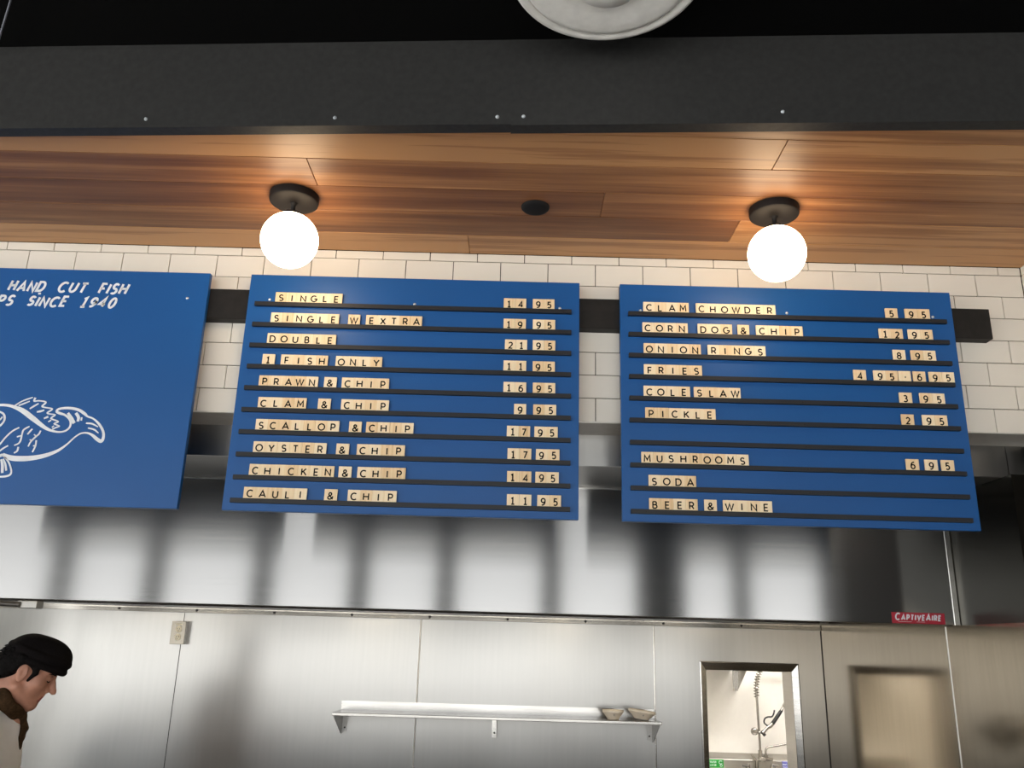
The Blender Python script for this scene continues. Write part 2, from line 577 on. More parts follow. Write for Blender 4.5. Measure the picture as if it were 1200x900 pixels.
# charcoal beam between the black deck and the cedar, running slightly askew, in two lengths
for xa, xb, drop in ((XL, -0.0315, 0.0), (-0.0315, 3.4, 0.003)):
    bm = bmesh.new()
    prism(bm, [(xa, beam_y(xa), 2.82 - drop), (xa, beam_y(xa), Z_DECK), (xa, beam_y(xa) + 0.012, Z_DECK), (xa, beam_y(xa) + 0.012, 2.832), (xa, beam_y(xa) + 0.036, 2.832), (xa, beam_y(xa) + 0.036, 2.82 - drop)],
          (xb - xa, beam_y(xb) - beam_y(xa), 0))
    bo = struct('beam', bm, 'beam')
    for x, z in ((-0.9476, 2.8437), (-0.4673, 2.8426), (-0.0646, 2.8409), (-0.0009, 2.8414), (0.6205, 2.8481), (-1.42, 2.8435), (1.25, 2.849)):
        if xa < x < xb:
            sb = bmesh.new()
            lathe(sb, [(0, 0.004), (0.003, 0.0035), (0.0045, 0.0015), (0.005, 0.0), (0.005, -0.003)], (x, beam_y(x), z), (0, -1, 0), 14)
            obj('screw', sb, 'screw', bo, True)
struct('wall_above_cedar', bbox(XL, 3.4, 2.3, 2.4, Z_CEIL + 0.05, Z_DECK + 0.1), 'black_deck')

# white running-bond tile on the front fascia and its return at the right
bm = bmesh.new()
rows = [(2.2825 + 0.0764 * i, 2.2825 + 0.0764 * (i + 1)) for i in range(7)] + [(2.8173, Z_CEIL)]
P_T = 0.1561


def tiles_x(bm, x0, x1, phase):
    for i, (za, zb) in enumerate(rows):
        off = phase + (0 if i % 2 == 0 else P_T / 2)
        kx = math.floor((x0 - off) / P_T)
        while off + kx * P_T < x1:
            a = max(x0, off + kx * P_T)
            b = min(x1, off + (kx + 1) * P_T)
            kx += 1
            if b - a > 0.006:
                j = random.uniform(-0.0005, 0.0005)
                box(bm, a + 0.0012, b - 0.0012, Y_TILE + j, Y_TILE + 0.008, za + 0.0012, zb - 0.0012, 0.0007, 1)


tiles_x(bm, XL, X_TILE, 0.2490)
struct('wall_tile', bm, 'tile', smooth=False)
struct('wall_tile_backing', bbox(XL, X_TILE + 0.1, Y_TILE + 0.0065, Y_PANEL + 0.01, Z_TRIM + 0.006, Z_CEIL + 0.03), 'grout')
bm = bmesh.new()
for i, (za, zb) in enumerate(rows):
    off = Y_TILE - P_T * (1 if i % 2 == 0 else 0.5)
    y = Y_TILE - 0.001
    for b_, a_ in ((y, off), (off, off - P_T), (off - P_T, off - 2 * P_T), (off - 2 * P_T, off - 3 * P_T), (off - 3 * P_T, off - 4 * P_T), (off - 4 * P_T, off - 5 * P_T)):
        a_ = max(a_, 1.74)
        if b_ - a_ > 0.006:
            box(bm, X_TILE, X_TILE + 0.008, a_ + 0.0012, b_ - 0.0012, za + 0.0012, zb - 0.0012, 0.0007, 1)
struct('wall_tile_return', bm, 'tile')
struct('wall_right_return', bbox(X_TILE + 0.0065, X_TILE + 0.12, 1.74, Y_TILE + 0.01, 2.283, Z_DECK), 'grout')
struct('wall_right_lower', bbox(X_TILE + 0.0065, X_TILE + 0.12, 1.74, 2.70, 0, 2.2815), 'dark_wall')

# metal trim under the tile, recessed steel panel, then the soffit running back to the hood
bm = bmesh.new()
box(bm, XL, X_TILE, Y_TILE - 0.002, Y_TILE + 0.010, Z_TRIM - 0.001, Z_TRIM + 0.0012)
struct('trim_1', bm, 'bright_strip')
struct('trim_2', bbox(XL, X_TILE + 0.03, Y_TILE + 0.010, Y_PANEL + 0.006, Z_TRIM, Z_TRIM + 0.006), 'trim_grey')
bm = bmesh.new()
box(bm, XL, 1.612, Y_PANEL, Y_PANEL + 0.012, Z_SOFFIT, Z_TRIM)
box(bm, 1.6145, 2.0, Y_PANEL, Y_PANEL + 0.012, Z_SOFFIT - 0.002, Z_TRIM)
struct('wall_fascia_panel', bm, 'wall_steel', uv=True)
struct('wall_fascia_core', bbox(XL, 2.0, Y_PANEL + 0.0121, Y_PANEL + 0.03, Z_SOFFIT + 0.003, Z_TRIM + 0.02), 'dark_steel')
struct('ceiling_soffit', bbox(XL, X_STEEL + 0.02, Y_PANEL + 0.0125, Y_HOOD + 0.03, Z_SOFFIT, Z_SOFFIT + 0.003), 'soffit')

# steel side wall, steel-clad back wall with a pass-through, kitchen left wall
bm = bmesh.new()
box(bm, X_STEEL, X_STEEL + 0.05, 2.70, 3.2445, 0, 1.7215)
box(bm, X_STEEL, X_STEEL + 0.05, 3.2455, Y_BACK, 0, Z_SOFFIT)
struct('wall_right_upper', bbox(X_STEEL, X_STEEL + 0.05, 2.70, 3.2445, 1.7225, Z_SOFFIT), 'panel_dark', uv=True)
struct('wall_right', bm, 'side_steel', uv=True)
WX0, WX1, WZ1, WZ0 = 0.995, 1.4285, 1.5265, 0.86      # pass-through
bm = bmesh.new()
edges = [XL, -1.676, -0.458, 0.735]
for a, b in zip(edges, edges[1:]):
    box(bm, a + 0.001, b - 0.001, Y_BACK, Y_BACK + 0.02, 0, 2.2)
box(bm, 0.736, WX0, Y_BACK, Y_BACK + 0.02, 0, 2.2)
box(bm, WX1, X_STEEL + 0.05, Y_BACK, Y_BACK + 0.02, 0, 2.2)
box(bm, WX0, WX1, Y_BACK, Y_BACK + 0.02, WZ1, 2.2)
box(bm, WX0, WX1, Y_BACK, Y_BACK + 0.02, 0, WZ0)
struct('wall_back', bm, 'wall_steel', uv=True)
bm = bmesh.new()
WT = Y_BACK + 0.145
box(bm, XL, WX0, Y_BACK + 0.0205, WT, 0, 2.6)
box(bm, WX1, 3.2, Y_BACK + 0.0205, WT, 0, 2.6)
box(bm, WX0, WX1, Y_BACK + 0.0205, WT, WZ1, 2.6)
box(bm, WX0, WX1, Y_BACK + 0.0205, WT, 0, WZ0)
struct('wall_back_core', bm, 'white_wall')
struct('wall_left', bbox(XL - 0.1, XL, 2.55, Y_BACK, 0, 2.85), 'white_wall')

# seam strips on the back wall
struct('trim_3', bbox(-1.6775, -1.6745, Y_BACK - 0.0015, Y_BACK + 0.001, 0, 1.73), 'dark_screw')
for i, x in enumerate((-0.458, 0.735)):
    bm = bmesh.new()
    tube(bm, [(x, Y_BACK + 0.001, 0.02), (x, Y_BACK + 0.001, 1.73)], 0.0042, 10)
    struct('trim_%d' % (4 + i), bm, 'bright_strip' if i == 0 else 'steel', smooth=True)

bm = bmesh.new()
ys = 3.245
tube(bm, [(X_STEEL, ys, 0.02), (X_STEEL, ys, 1.72)], 0.0035, 10)
struct('trim_6', bm, 'satin', smooth=True)
struct('trim_7', bbox(X_STEEL - 0.003, X_STEEL - 0.0002, Y_BACK - 0.003, Y_BACK - 0.0002, 0, 1.73), 'dark_screw')

# pass-through: bevelled steel frame and lined reveal
wf = thing('window_1', None, None)
wf['kind'] = 'structure'
bm = bmesh.new()
O = (0.9625, 1.4625, 1.567, 0.825)
I = (WX0, WX1, WZ1, WZ0)


def frame_ring(bm, o, i, yo, yi):
    a = [(o[0], yo, o[3]), (o[0], yo, o[2]), (o[1], yo, o[2]), (o[1], yo, o[3])]
    b = [(i[0], yi, i[3]), (i[0], yi, i[2]), (i[1], yi, i[2]), (i[1], yi, i[3])]
    A = [bm.verts.new(p) for p in a]
    B = [bm.verts.new(p) for p in b]
    for j in range(4):
        bm.faces.new((A[j], A[(j + 1) % 4], B[(j + 1) % 4], B[j]))


mid = (0.968, 1.457, 1.5615, 0.8305)
frame_ring(bm, O, O, Y_BACK + 0.001, Y_BACK - 0.016)
frame_ring(bm, O, mid, Y_BACK - 0.016, Y_BACK - 0.019)
frame_ring(bm, mid, I, Y_BACK - 0.019, Y_BACK - 0.004)
frame_ring(bm, I, I, Y_BACK - 0.004, Y_BACK + 0.002)
obj('window_frame', bm, 'frame_steel', wf, uv=True)
bm = bmesh.new()
I2 = (WX0 + 0.0012, WX1 - 0.0012, WZ1 - 0.0012, WZ0 + 0.0012)
frame_ring(bm, I2, I2, Y_BACK - 0.003, WT + 0.01)
obj('window_reveal', bm, 'satin', wf, uv=True)

# scullery seen through the pass-through
Y_SC = 6.0
struct('wall_scullery', bbox(-0.6, 3.3, Y_SC, Y_SC + 0.1, 0, 2.7), 'white_wall')
struct('wall_scullery_left', bbox(-0.7, -0.6, WT, Y_SC + 0.1, 0, 2.7), 'white_wall')
struct('wall_scullery_right', bbox(3.2, 3.3, WT, Y_SC, 0, 2.7), 'white_wall')
struct('ceiling_scullery', bbox(-0.7, 3.3, WT, Y_SC + 0.1, 2.6, 2.7), 'white_wall')
bm = bmesh.new()
box(bm, 0.3, 2.3, 4.85, 5.1, 2.565, 2.598, 0.008)
obj_l = obj('ceiling_light', bm, 'tube_glow')
tag(obj_l, 'long white ceiling light over the scullery sink behind the pass-through', 'ceiling light')

# dining room behind the camera: storefront windows, side walls
X_M = [-6.6, -5.03, -3.99, -2.78, -1.70, -0.727, 0.445]
bm = bmesh.new()
YW = -3.5
H_WIN, H_SILL = 3.0, 0.12
for x in X_M[1:]:
    box(bm, x - 0.11, x + 0.11, YW - 0.06, YW + 0.06, 0, Z_DECK)
box(bm, 1.40, 1.92, YW - 0.15, YW + 0.15, 0, Z_DECK)
box(bm, 2.46, 2.66, YW - 0.06, YW + 0.06, 0, Z_DECK)
box(bm, -6.7, 3.46, YW - 0.06, YW + 0.06, H_WIN, Z_DECK)
box(bm, -6.7, 3.46, YW - 0.08, YW + 0.08, 0, H_SILL)
struct('wall_storefront', bm, 'mullion')
struct('wall_storefront_right', bbox(3.46, 4.7, YW - 0.1, YW + 0.1, 0, Z_DECK), 'dark_wall')
struct('wall_dining_right', bbox(4.6, 4.7, YW, 2.4, 0, Z_DECK), 'dark_wall')
bm = bmesh.new()
for y in (-3.4, -2.2, -1.0, 0.2, 1.4, 2.4):
    box(bm, -6.75, -6.6, y - 0.06, y + 0.06, 0, Z_DECK)
box(bm, -6.75, -6.6, YW, 2.55, H_WIN, Z_DECK)
box(bm, -6.75, -6.6, YW, 2.55, 0, H_SILL)
struct('wall_dining_left', bm, 'mullion')  # unseen side windows, added to bring in more daylight
struct('wall_kitchen_front_right', bbox(X_TILE + 0.12, 4.7, 1.74, 1.86, 0, Z_DECK), 'dark_wall')
struct('wall_kitchen_front_left', bbox(-6.8, XL, 2.45, 2.57, 0, Z_DECK), 'dark_wall')

# ================================================================== EXHAUST HOOD
hood = thing('exhaust_hood', 'long brushed stainless exhaust hood behind and below the blue menu boards', 'exhaust hood', (0, Y_HOOD, Z_HOODB))


def local(o, parent_loc):
    o.location = Vector(o.location) - Vector(parent_loc)
    return o


HL = (0, Y_HOOD, Z_HOODB)
bm = bmesh.new()
box(bm, -2.9, 1.5685, Y_HOOD, Y_HOOD + 0.014, Z_HOODB, Z_SOFFIT - 0.0005, 0.0012, 1)
local(obj('front_panel', bm, 'hood_steel', hood, uv=True), HL)
bm = bmesh.new()
box(bm, -2.9, 1.5685, Y_HOOD - 0.006, Y_HOOD, Z_SOFFIT - 0.006, Z_SOFFIT - 0.001)
local(obj('top_lip', bm, 'steel', hood), HL)
bm = bmesh.new()
box(bm, -2.9, 1.5685, Y_HOOD + 0.0142, Y_HOOD + 0.05, Z_HOODB + 0.001, Z_HOODB + 0.004)
local(obj('bottom_return', bm, 'dark_steel', hood), HL)
bm = bmesh.new()
box(bm, 1.5692, 1.5905, Y_HOOD - 0.004, Y_HOOD + 0.012, Z_HOODB - 0.002, Z_SOFFIT - 0.001, 0.002, 2)
local(obj('end_trim', bm, 'steel', hood, uv=True), HL)
bm = bmesh.new()
box(bm, -2.9, 1.59, Y_HOOD + 0.0145, Y_BACK - 0.02, Z_SOFFIT - 0.02, Z_SOFFIT - 0.01)
prism(bm, [(-2.9, 4.50, 1.765), (-2.9, 4.52, 1.765), (-2.9, 3.9, 2.15), (-2.9, 3.88, 2.15)], (4.47, 0, 0))
for i in range(60):
    x = -2.85 + i * 0.0735
    prism(bm, [(x, 4.494, 1.765), (x, 4.50, 1.765), (x, 3.88, 2.15), (x, 3.874, 2.15)], (0.03, 0, 0))
local(obj('filter_bank', bm, 'dark_steel', hood), HL)
bm = bmesh.new()
box(bm, -2.9, 1.5895, Y_BACK - 0.012, Y_BACK - 0.0005, 1.7315, 1.758, 0.0015, 1)
box(bm, -2.9, 1.5895, Y_BACK - 0.06, Y_BACK - 0.0121, 1.7545, 1.758)
local(obj('rear_flange', bm, 'flange_steel', hood, uv=True), HL)
for i in range(10):
    x = -2.012 + 0.3996 * i
    if x < 1.5:
        sb = bmesh.new()
        lathe(sb, [(0, 0.005), (0.004, 0.0045), (0.0065, 0.002), (0.007, 0)], (x, Y_BACK - 0.012, 1.7445), (0, -1, 0), 12)
        local(obj('screw', sb, 'dark_screw', hood, True), HL)
bm = bmesh.new()
tube(bm, [at(0, 707, 3.9), at(24, 708.5, 3.9)], 0.012, 10)
local(obj('conduit', bm, 'dark_steel', hood, True), HL)
pa, pb = at(21, 703.5, 3.9), at(42, 713, 3.9)
local(obj('junction_box', bbox(pa.x, pb.x, 3.9, 3.96, pb.z, pa.z, bev=0.003), 'satin', hood), HL)
for x in (-2.1, -0.85, 0.35, 1.2):  # out-of-view lamps added in the hood to light back wall and bowls
    bm = bmesh.new()
    bmesh.ops.create_uvsphere(bm, u_segments=20, v_segments=12, radius=0.045)
    for v_ in bm.verts:
        v_.co += Vector((x, 3.75, 2.06))
    lp = local(obj('added_hood_lamp', bm, 'added_hood_glow', hood, True), HL)
    bm = bmesh.new()
    lathe(bm, [(0, 0.095), (0.055, 0.095), (0.058, 0.05), (0.05, 0.035), (0, 0.035)], (x, 3.75, 2.06), seg=20)
    obj('added_lamp_base', bm, 'satin', lp, True)
# maker's sticker
bm = bmesh.new()
SX0, SX1, SZ0, SZ1 = 1.3505, 1.538, 1.7238, 1.7615
box(bm, SX0, SX1, Y_HOOD - 0.0008, Y_HOOD - 0.0001, SZ0, SZ1)
st = local(obj('sticker', bm, 'red', hood), HL)
bm = bmesh.new()
xx = SX0 + 0.0125
for i, ch in enumerate('CAPTIVEAIRE'):
    h = 0.0195 if i in (0, 7) else 0.0165
    if i == 0:
        h = 0.0215
    gw, strokes = GLYPH[ch]
    wd = 0.72 * h
    for s_ in strokes:
        pts = [(xx + x * wd + (z * h) * 0.18, SZ0 + 0.0125 + z * h) for x, z in s_]
        ribbon(bm, pts, 0.0048, Y_HOOD - 0.0013, Y_HOOD - 0.0007)
    xx += gw * wd + 0.0074
for a, b in ((0.022, 0.075), (0.087, 0.122)):
    for j in range(int((b - a) / 0.006)):
        x = SX0 + a + j * 0.006
        ribbon(bm, [(x, SZ0 + 0.006), (x + 0.0045, SZ0 + 0.006)], 0.0012, Y_HOOD - 0.0013, Y_HOOD - 0.0007)
local(obj('lettering', bm, 'white_paint', st), (0, 0, 0))

# unseen serving counter below the frame, added for steel reflections and bounce light
t = thing('added_counter', 'unseen white-topped serving counter added for reflections and bounce light under the menu boards', 'counter', (-0.9, 2.15, 0))
bm = bmesh.new()
box(bm, -2.3, 2.4, -0.38, 0.38, 1.03, 1.07, 0.004, 2)
obj('countertop', bm, 'white_wall', t)
bm = bmesh.new()
box(bm, -2.28, 2.38, -0.32, 0.30, 0.0, 1.0298)
obj('cabinet', bm, 'added_counter_blue', t)

# ================================================================== BLACK PLANK behind the boards
bm = bmesh.new()
box(bm, -2.6, 1.504, 2.5385, Y_TILE - 0.0006, 2.578, 2.6795, 0.0012, 1)
tag(obj('mounting_plank', bm, 'black_wood'), 'long black painted plank fixed across the white tile behind the menu boards', 'plank')

# ================================================================== MENU BOARDS
YB = 2.52
Z_B0, Z_B1 = 1.9672, 2.7250
RAIL_Z = [1.6 + (2.6262 - 1.6 - 0.0698 * i) * 0.9952 for i in range(10)]


def make_board(name, label, x0, x1, cat):
    t = thing(name, label, cat, ((x0 + x1) / 2, YB, Z_B0))
    bm = bmesh.new()
    box(bm, x0, x1, YB, YB + 0.018, Z_B0, Z_B1, 0.0015, 2)
    local(obj('panel', bm, 'blue', t), t.location)
    return t


def screw(parent, x, z, r=0.0048):
    sb = bmesh.new()
    lathe(sb, [(0, 0.0032), (r * 0.6, 0.0028), (r * 0.9, 0.0014), (r, 0)], (x, YB, z), (0, -1, 0), 14)
    local(obj('screw', sb, 'screw', parent, True), parent.location)


def rails(parent, xa, xb, holes):
    for i, z in enumerate(RAIL_Z):
        bm = bmesh.new()
        # J-shaped picture rail: back web, ledge, front lip
        prism(bm, [(xa, YB - 0.0005, z + 0.0068), (xa, YB - 0.0045, z + 0.0068), (xa, YB - 0.0045, z - 0.0005), (xa, YB - 0.0105, z - 0.0005), (xa, YB - 0.0105, z + 0.0066),
                   (xa, YB - 0.0125, z + 0.0066), (xa, YB - 0.0125, z - 0.0068), (xa, YB - 0.0005, z - 0.0068)], (xb - xa, 0, 0))
        r_ = local(obj('rail', bm, 'rail', parent), parent.location)
        for hx in holes:
            sb = bmesh.new()
            lathe(sb, [(0, 0.0006), (0.002, 0.0005), (0.0024, 0)], (xa + hx, YB - 0.0125, z), (0, -1, 0), 10)
            obj('pin', sb, 'dark_screw', r_)


b_mid = make_board('menu_board', 'middle blue menu board listing SINGLE down to CAULI & CHIP on ten black rails', -0.8605, 0.1925, 'menu board')
b_right = make_board('menu_board', 'right blue menu board listing CLAM CHOWDER down to BEER & WINE with one empty rail', 0.3215, 1.3745, 'menu board')
b_left = make_board('painted_sign', 'left blue painted sign with a white fish drawing and hand lettering', -2.045, -0.9918, 'sign')
for t in (b_mid, b_right):
    t['group'] = 'blue menu boards with letter tiles'
RB = (-0.8350, 0.1668)
RC = (0.3462, 1.3482)
rails(b_mid, RB[0], RB[1], (0.09, 0.35, 0.62, 0.90))
rails(b_right, RC[0], RC[1], (0.045, 0.53, 0.955))
for px, py in ((316, 351), (486, 356.5), (656, 361.5)):
    p = at(px, py, YB)
    screw(b_mid, p.x, p.z)
for px, py in ((750.5, 364), (922, 367), (1093, 371.5)):
    p = at(px, py, YB)
    screw(b_right, p.x, p.z)
for px, py in ((219.5, 349.5),):
    p = at(px, py, YB)
    screw(b_left, p.x, p.z)


def plane_pts(pts, y=YB):
    return [(lambda p: (p.x, p.z))(at(px, py, y)) for px, py in pts]


# ---- hand-painted lettering of the left sign
def brush_text(bm, words, h, w, slant=0.26):
    for txt, px0, px1, pyb0, pyb1 in words:
        a = at(px0, pyb0, YB)
        b = at(px1, pyb1, YB)
        glyphs = [GLYPH[c] for c in txt]
        sx_ = 0.62
        gap = 0.30
        tot = sum(g_[0] * sx_ for g_ in glyphs) * h + gap * h * (len(txt) - 1) + slant * h
        k_ = (b.x - a.x - w) / tot
        x = a.x + w / 2
        for i, g_ in enumerate(glyphs):
            dz = (a.z + (b.z - a.z) * (x - a.x) / (b.x - a.x)) + random.uniform(-0.002, 0.002) + w / 2
            hh = h * random.uniform(0.95, 1.06)
            for s_ in g_[1]:
                pts = [(x + (px_ * sx_ * h + slant * pz_ * h) * k_, dz + pz_ * (hh - w)) for px_, pz_ in s_]
                if len(pts) > 2 and abs(pts[0][0] - pts[-1][0]) < 1e-6 and abs(pts[0][1] - pts[-1][1]) < 1e-6:
                    ribbon(bm, pts[:-1], w, YB - 0.0012, YB + 0.0005, True)
                else:
                    ribbon(bm, pts, w, YB - 0.0012, YB + 0.0005)
            x += (g_[0] * sx_ + gap) * h * k_


bm = bmesh.new()
brush_text(bm, [('HAND', 8.0, 54, 341.0, 343.0), ('CUT', 65.5, 103, 343.2, 344.5), ('FISH', 114, 151, 344.5, 346.2)], 0.038, 0.0072)
brush_text(bm, [('PS', -6, 17.5, 358.2, 359), ('SINCE', 30, 80, 359, 360.3), ('1940', 92.5, 137.5, 360.2, 361.8)], 0.037, 0.0072)
p = at(46.5, 344.3, YB)
ribbon(bm, [(p.x - 0.004, p.z), (p.x + 0.004, p.z + 0.001)], 0.006, YB - 0.0012, YB + 0.0005)
local(obj('lettering', bm, 'white_paint', b_left), b_left.location)

# ---- fish drawing, painted strokes of changing width (crop coordinates 7.5 per pixel)
FISH = [
    [(-385, 430, 14), (-340, 375, 16), (-260, 300, 18), (-180, 240, 18), (-110, 210, 18), (-50, 192, 20), (0, 185, 20), (60, 187, 22), (120, 200, 26), (200, 235, 40), (280, 295, 42), (350, 350, 34), (410, 392, 26), (470, 415, 18), (530, 422, 14), (580, 410, 14), (613, 380, 15),
     (622, 340, 16), (607, 303, 18), (570, 272, 18), (525, 257, 22), (500, 243, 20), (515, 222, 18), (570, 212, 20), (640, 215, 22), (700, 232, 24), (745, 262, 24), (770, 285, 16), (820, 305, 14), (865, 345, 18),
     (898, 395, 20), (911, 440, 20), (905, 485, 24), (885, 503, 28), (850, 482, 28), (815, 452, 22), (780, 434, 16), (740, 430, 12), (700, 440, 12), (650, 475, 12), (590, 530, 14), (520, 580, 22), (440, 615, 30),
     (350, 640, 36), (240, 655, 42), (140, 655, 44), (80, 645, 40), (25, 620, 26)],
    [(25, 622, 22), (-60, 650, 26), (-150, 632, 24), (-240, 580, 20), (-310, 510, 16), (-350, 470, 14), (-372, 462, 12), (-330, 448, 12), (-385, 430, 13)],
    [(-272, 372, 12), (-255, 352, 12), (-234, 360, 12), (-232, 384, 12), (-252, 394, 12), (-272, 374, 12)],
    [(125, 195, 10), (180, 160, 10), (230, 138, 11), (290, 118, 9)],
    [(165, 190, 11), (212, 172, 12), (262, 152, 9)],
    [(312, 120, 16), (302, 150, 14), (345, 148, 11), (404, 160, 13), (372, 196, 14), (400, 207, 11), (460, 220, 12), (418, 252, 13), (432, 263, 11), (485, 272, 11), (450, 303, 13), (512, 330, 11), (478, 350, 12), (522, 370, 10), (492, 383, 11), (462, 398, 12)],
    [(262, 218, 12), (300, 195, 14), (340, 172, 10)], [(325, 246, 12), (358, 240, 17), (390, 230, 12)], [(387, 303, 12), (425, 288, 18)], [(425, 333, 10), (450, 318, 12)], [(457, 382, 9), (475, 368, 9)],
    [(598, 255, 20), (628, 300, 26), (652, 345, 26)], [(668, 255, 24), (690, 292, 24), (685, 330, 20)], [(719, 293, 14), (715, 322, 13)],
    [(757, 345, 12), (810, 350, 14), (862, 377, 9)], [(775, 387, 11), (830, 402, 14), (866, 432, 9)],
    [(-40, 232, 14), (0, 245, 16), (30, 262, 16), (42, 292, 17), (34, 330, 15), (0, 368, 16), (-40, 385, 14)], [(-20, 330, 12), (5, 310, 12), (22, 288, 10)],
    [(-60, 600, 12), (0, 530, 13), (50, 470, 13), (110, 415, 13), (170, 383, 11)], [(-50, 640, 12), (0, 588, 13), (35, 562, 13), (72, 542, 11)],
    [(260, 373, 11), (210, 402, 14), (195, 440, 12), (183, 492, 14), (165, 522, 12), (126, 540, 11)], [(192, 452, 10), (150, 465, 11)],
    [(285, 395, 11), (262, 420, 14), (242, 443, 11)], [(358, 410, 11), (343, 440, 13), (312, 466, 14), (270, 510, 12), (248, 550, 11)], [(300, 443, 10), (318, 460, 10)],
    [(320, 495, 12), (312, 545, 13), (285, 600, 11)], [(292, 545, 10), (312, 540, 10)], [(162, 553, 14), (152, 588, 14), (124, 607, 11)], [(262, 490, 10), (284, 500, 10)],
    [(40, 640, 14), (72, 680, 13), (92, 725, 13), (100, 770, 13), (88, 798, 16), (50, 812, 16), (0, 815, 14), (-40, 810, 14)], [(10, 662, 14), (22, 715, 22), (20, 782, 20)], [(28, 658, 12), (48, 705, 15), (56, 762, 15)],
]
bm = bmesh.new()
for path in FISH:
    sp = smooth_path(path, 5)
    pts = plane_pts([(q[0] / 7.5, 450 + q[1] / 7.5) for q in sp])
    ribbon(bm, pts, [float(q[2]) / 7.5 * 0.00276 for q in sp], YB - 0.0011, YB + 0.0005)
local(obj('fish_drawing', bm, 'white_paint', b_left), b_left.location)

# ================================================================== LETTER TILES
TH, TT = 0.0405, 0.0048
YT = YB - 0.0098
_tile_me, _glyph_me = {}, {}


def tile_mesh(w):
    key = round(w, 4)
    if key not in _tile_me:
        bm = bmesh.new()
        box(bm, -w / 2, w / 2, 0, TT, 0, TH, 0.0005, 1)
        bmesh.ops.recalc_face_normals(bm, faces=bm.faces)
        me = bpy.data.meshes.new('letter_tile')
        bm.to_mesh(me)
        bm.free()
        me.materials.append(M['tile_wood'])
        _tile_me[key] = me
    return _tile_me[key]


def glyph_mesh(ch):
    if ch not in _glyph_me:
        h = 0.0232
        gw, strokes = GLYPH[ch]
        sw = 0.0039
        kx = 0.94 if ch in 'OCGDWM' else 1.0
        bm = bmesh.new()
        for s_ in strokes:
            pts = [((x - gw / 2) * (h - sw) * kx, 0.0092 + sw / 2 + z * (h - sw)) for x, z in s_]
            if ch == '.':
                pts = [(-0.0012, 0.021), (0.0022, 0.021)]
            if len(pts) > 8 and math.hypot(pts[0][0] - pts[-1][0], pts[0][1] - pts[-1][1]) < 1e-6:
                ribbon(bm, pts[:-1], sw, -0.0003, 0.0003, True)
            else:
                ribbon(bm, pts, sw, -0.0003, 0.0003)
        bmesh.ops.recalc_face_normals(bm, faces=bm.faces)
        me = bpy.data.meshes.new('printed_letter')
        bm.to_mesh(me)
        bm.free()
        me.materials.append(M['ink'])
        _glyph_me[ch] = me
    return _glyph_me[ch]


ORD = ['first', 'second', 'third', 'fourth', 'fifth', 'sixth', 'seventh', 'eighth', 'ninth', 'tenth']
ROWS_B = [
    [('SINGLE', 322.4, 401.6), ('14', 590, 617), ('95', 624, 650.2)],
    [('SINGLE', 317, 397.8), ('W', 407.8, 422.4), ('EXTRA', 428.6, 495), ('19', 589.8, 616.6), ('95', 624, 651)],
    [('DOUBLE', 312.8, 394.4), ('21', 591.4, 618), ('95', 624, 651)],
    [('1', 307, 322.6), ('FISH', 328.8, 384.6), ('ONLY', 393, 448.2), ('11', 589.6, 617), ('95', 624, 650.6)],
    [('PRAWN', 303, 373), ('&', 379.2, 394.8), ('CHIP', 400, 456.2), ('16', 589.6, 617), ('95', 624, 651)],
    [('CLAM', 302, 359.4), ('&', 372, 388), ('CHIP', 399.4, 456), ('9', 602, 617), ('95', 624.6, 652.2)],
    [('SCALLOP', 299.2, 398), ('&', 408.6, 424), ('CHIP', 428.6, 485), ('17', 593.6, 621.6), ('95', 625.8, 654)],
    [('OYSTER', 296.4, 383), ('&', 393.4, 409.6), ('CHIP', 417.8, 474.8), ('17', 594.4, 623), ('95', 627.6, 656)],
    [('CHICKEN', 291.4, 392), ('&', 396, 412.6), ('CHIP', 418.2, 475.6), ('14', 593.8, 623), ('95', 627, 655.2)],
    [('CAULI', 285, 360), ('&', 379.4, 395.8), ('CHIP', 407, 465.2), ('11', 593.6, 623), ('95', 629.2, 657.8)],
]
ROWS_C = [
    [('CLAM', 753.5, 807.5), ('CHOWDER', 815.3, 909.1), ('5', 1036.9, 1052.7), ('95', 1060.3, 1090)],
    [('CORN', 752.7, 806.2), ('DOG', 817.4, 858.2), ('&', 864, 878.3), ('CHIP', 885.7, 941), ('12', 1030, 1058.3), ('95', 1064, 1093.4)],
    [('ONION', 754, 821.6), ('RINGS', 829.1, 897.4), ('8', 1045.7, 1062), ('95', 1067.4, 1097.1)],
    [('FRIES', 754.4, 823), ('4', 999.6, 1015.8), ('95', 1023.6, 1052.4), ('.', 1052.8, 1068), ('6', 1069.6, 1085.2), ('95', 1088.6, 1118.8)],
    [('COLE', 754, 809), ('SLAW', 812.9, 868.1), ('3', 1053.1, 1069.6), ('95', 1077.6, 1107.5)],
    [('PICKLE', 755.9, 838.9), ('2', 1055.5, 1072), ('95', 1080.6, 1110.5)],
    [],
    [('MUSHROOMS', 751.4, 877.7), ('6', 1060.7, 1078.2), ('9', 1082.6, 1100.3), ('5', 1101.9, 1119.4)],
    [('SODA', 759.8, 816.1)],
    [('BEER', 760.5, 817.9), ('&', 825, 840.4), ('WINE', 847.1, 905.2)],
]
NAMES_B = ['SINGLE', 'SINGLE W EXTRA', 'DOUBLE', '1 FISH ONLY', 'PRAWN & CHIP', 'CLAM & CHIP', 'SCALLOP & CHIP', 'OYSTER & CHIP', 'CHICKEN & CHIP', 'CAULI & CHIP']
NAMES_C = ['CLAM CHOWDER', 'CORN DOG & CHIP', 'ONION RINGS', 'FRIES', 'COLE SLAW', 'PICKLE', '', 'MUSHROOMS', 'SODA', 'BEER & WINE']
Y0_B = [355.5, 379.2, 403.2, 428.2, 454.4, 479.2, 505, 531.4, 559.2, 586]
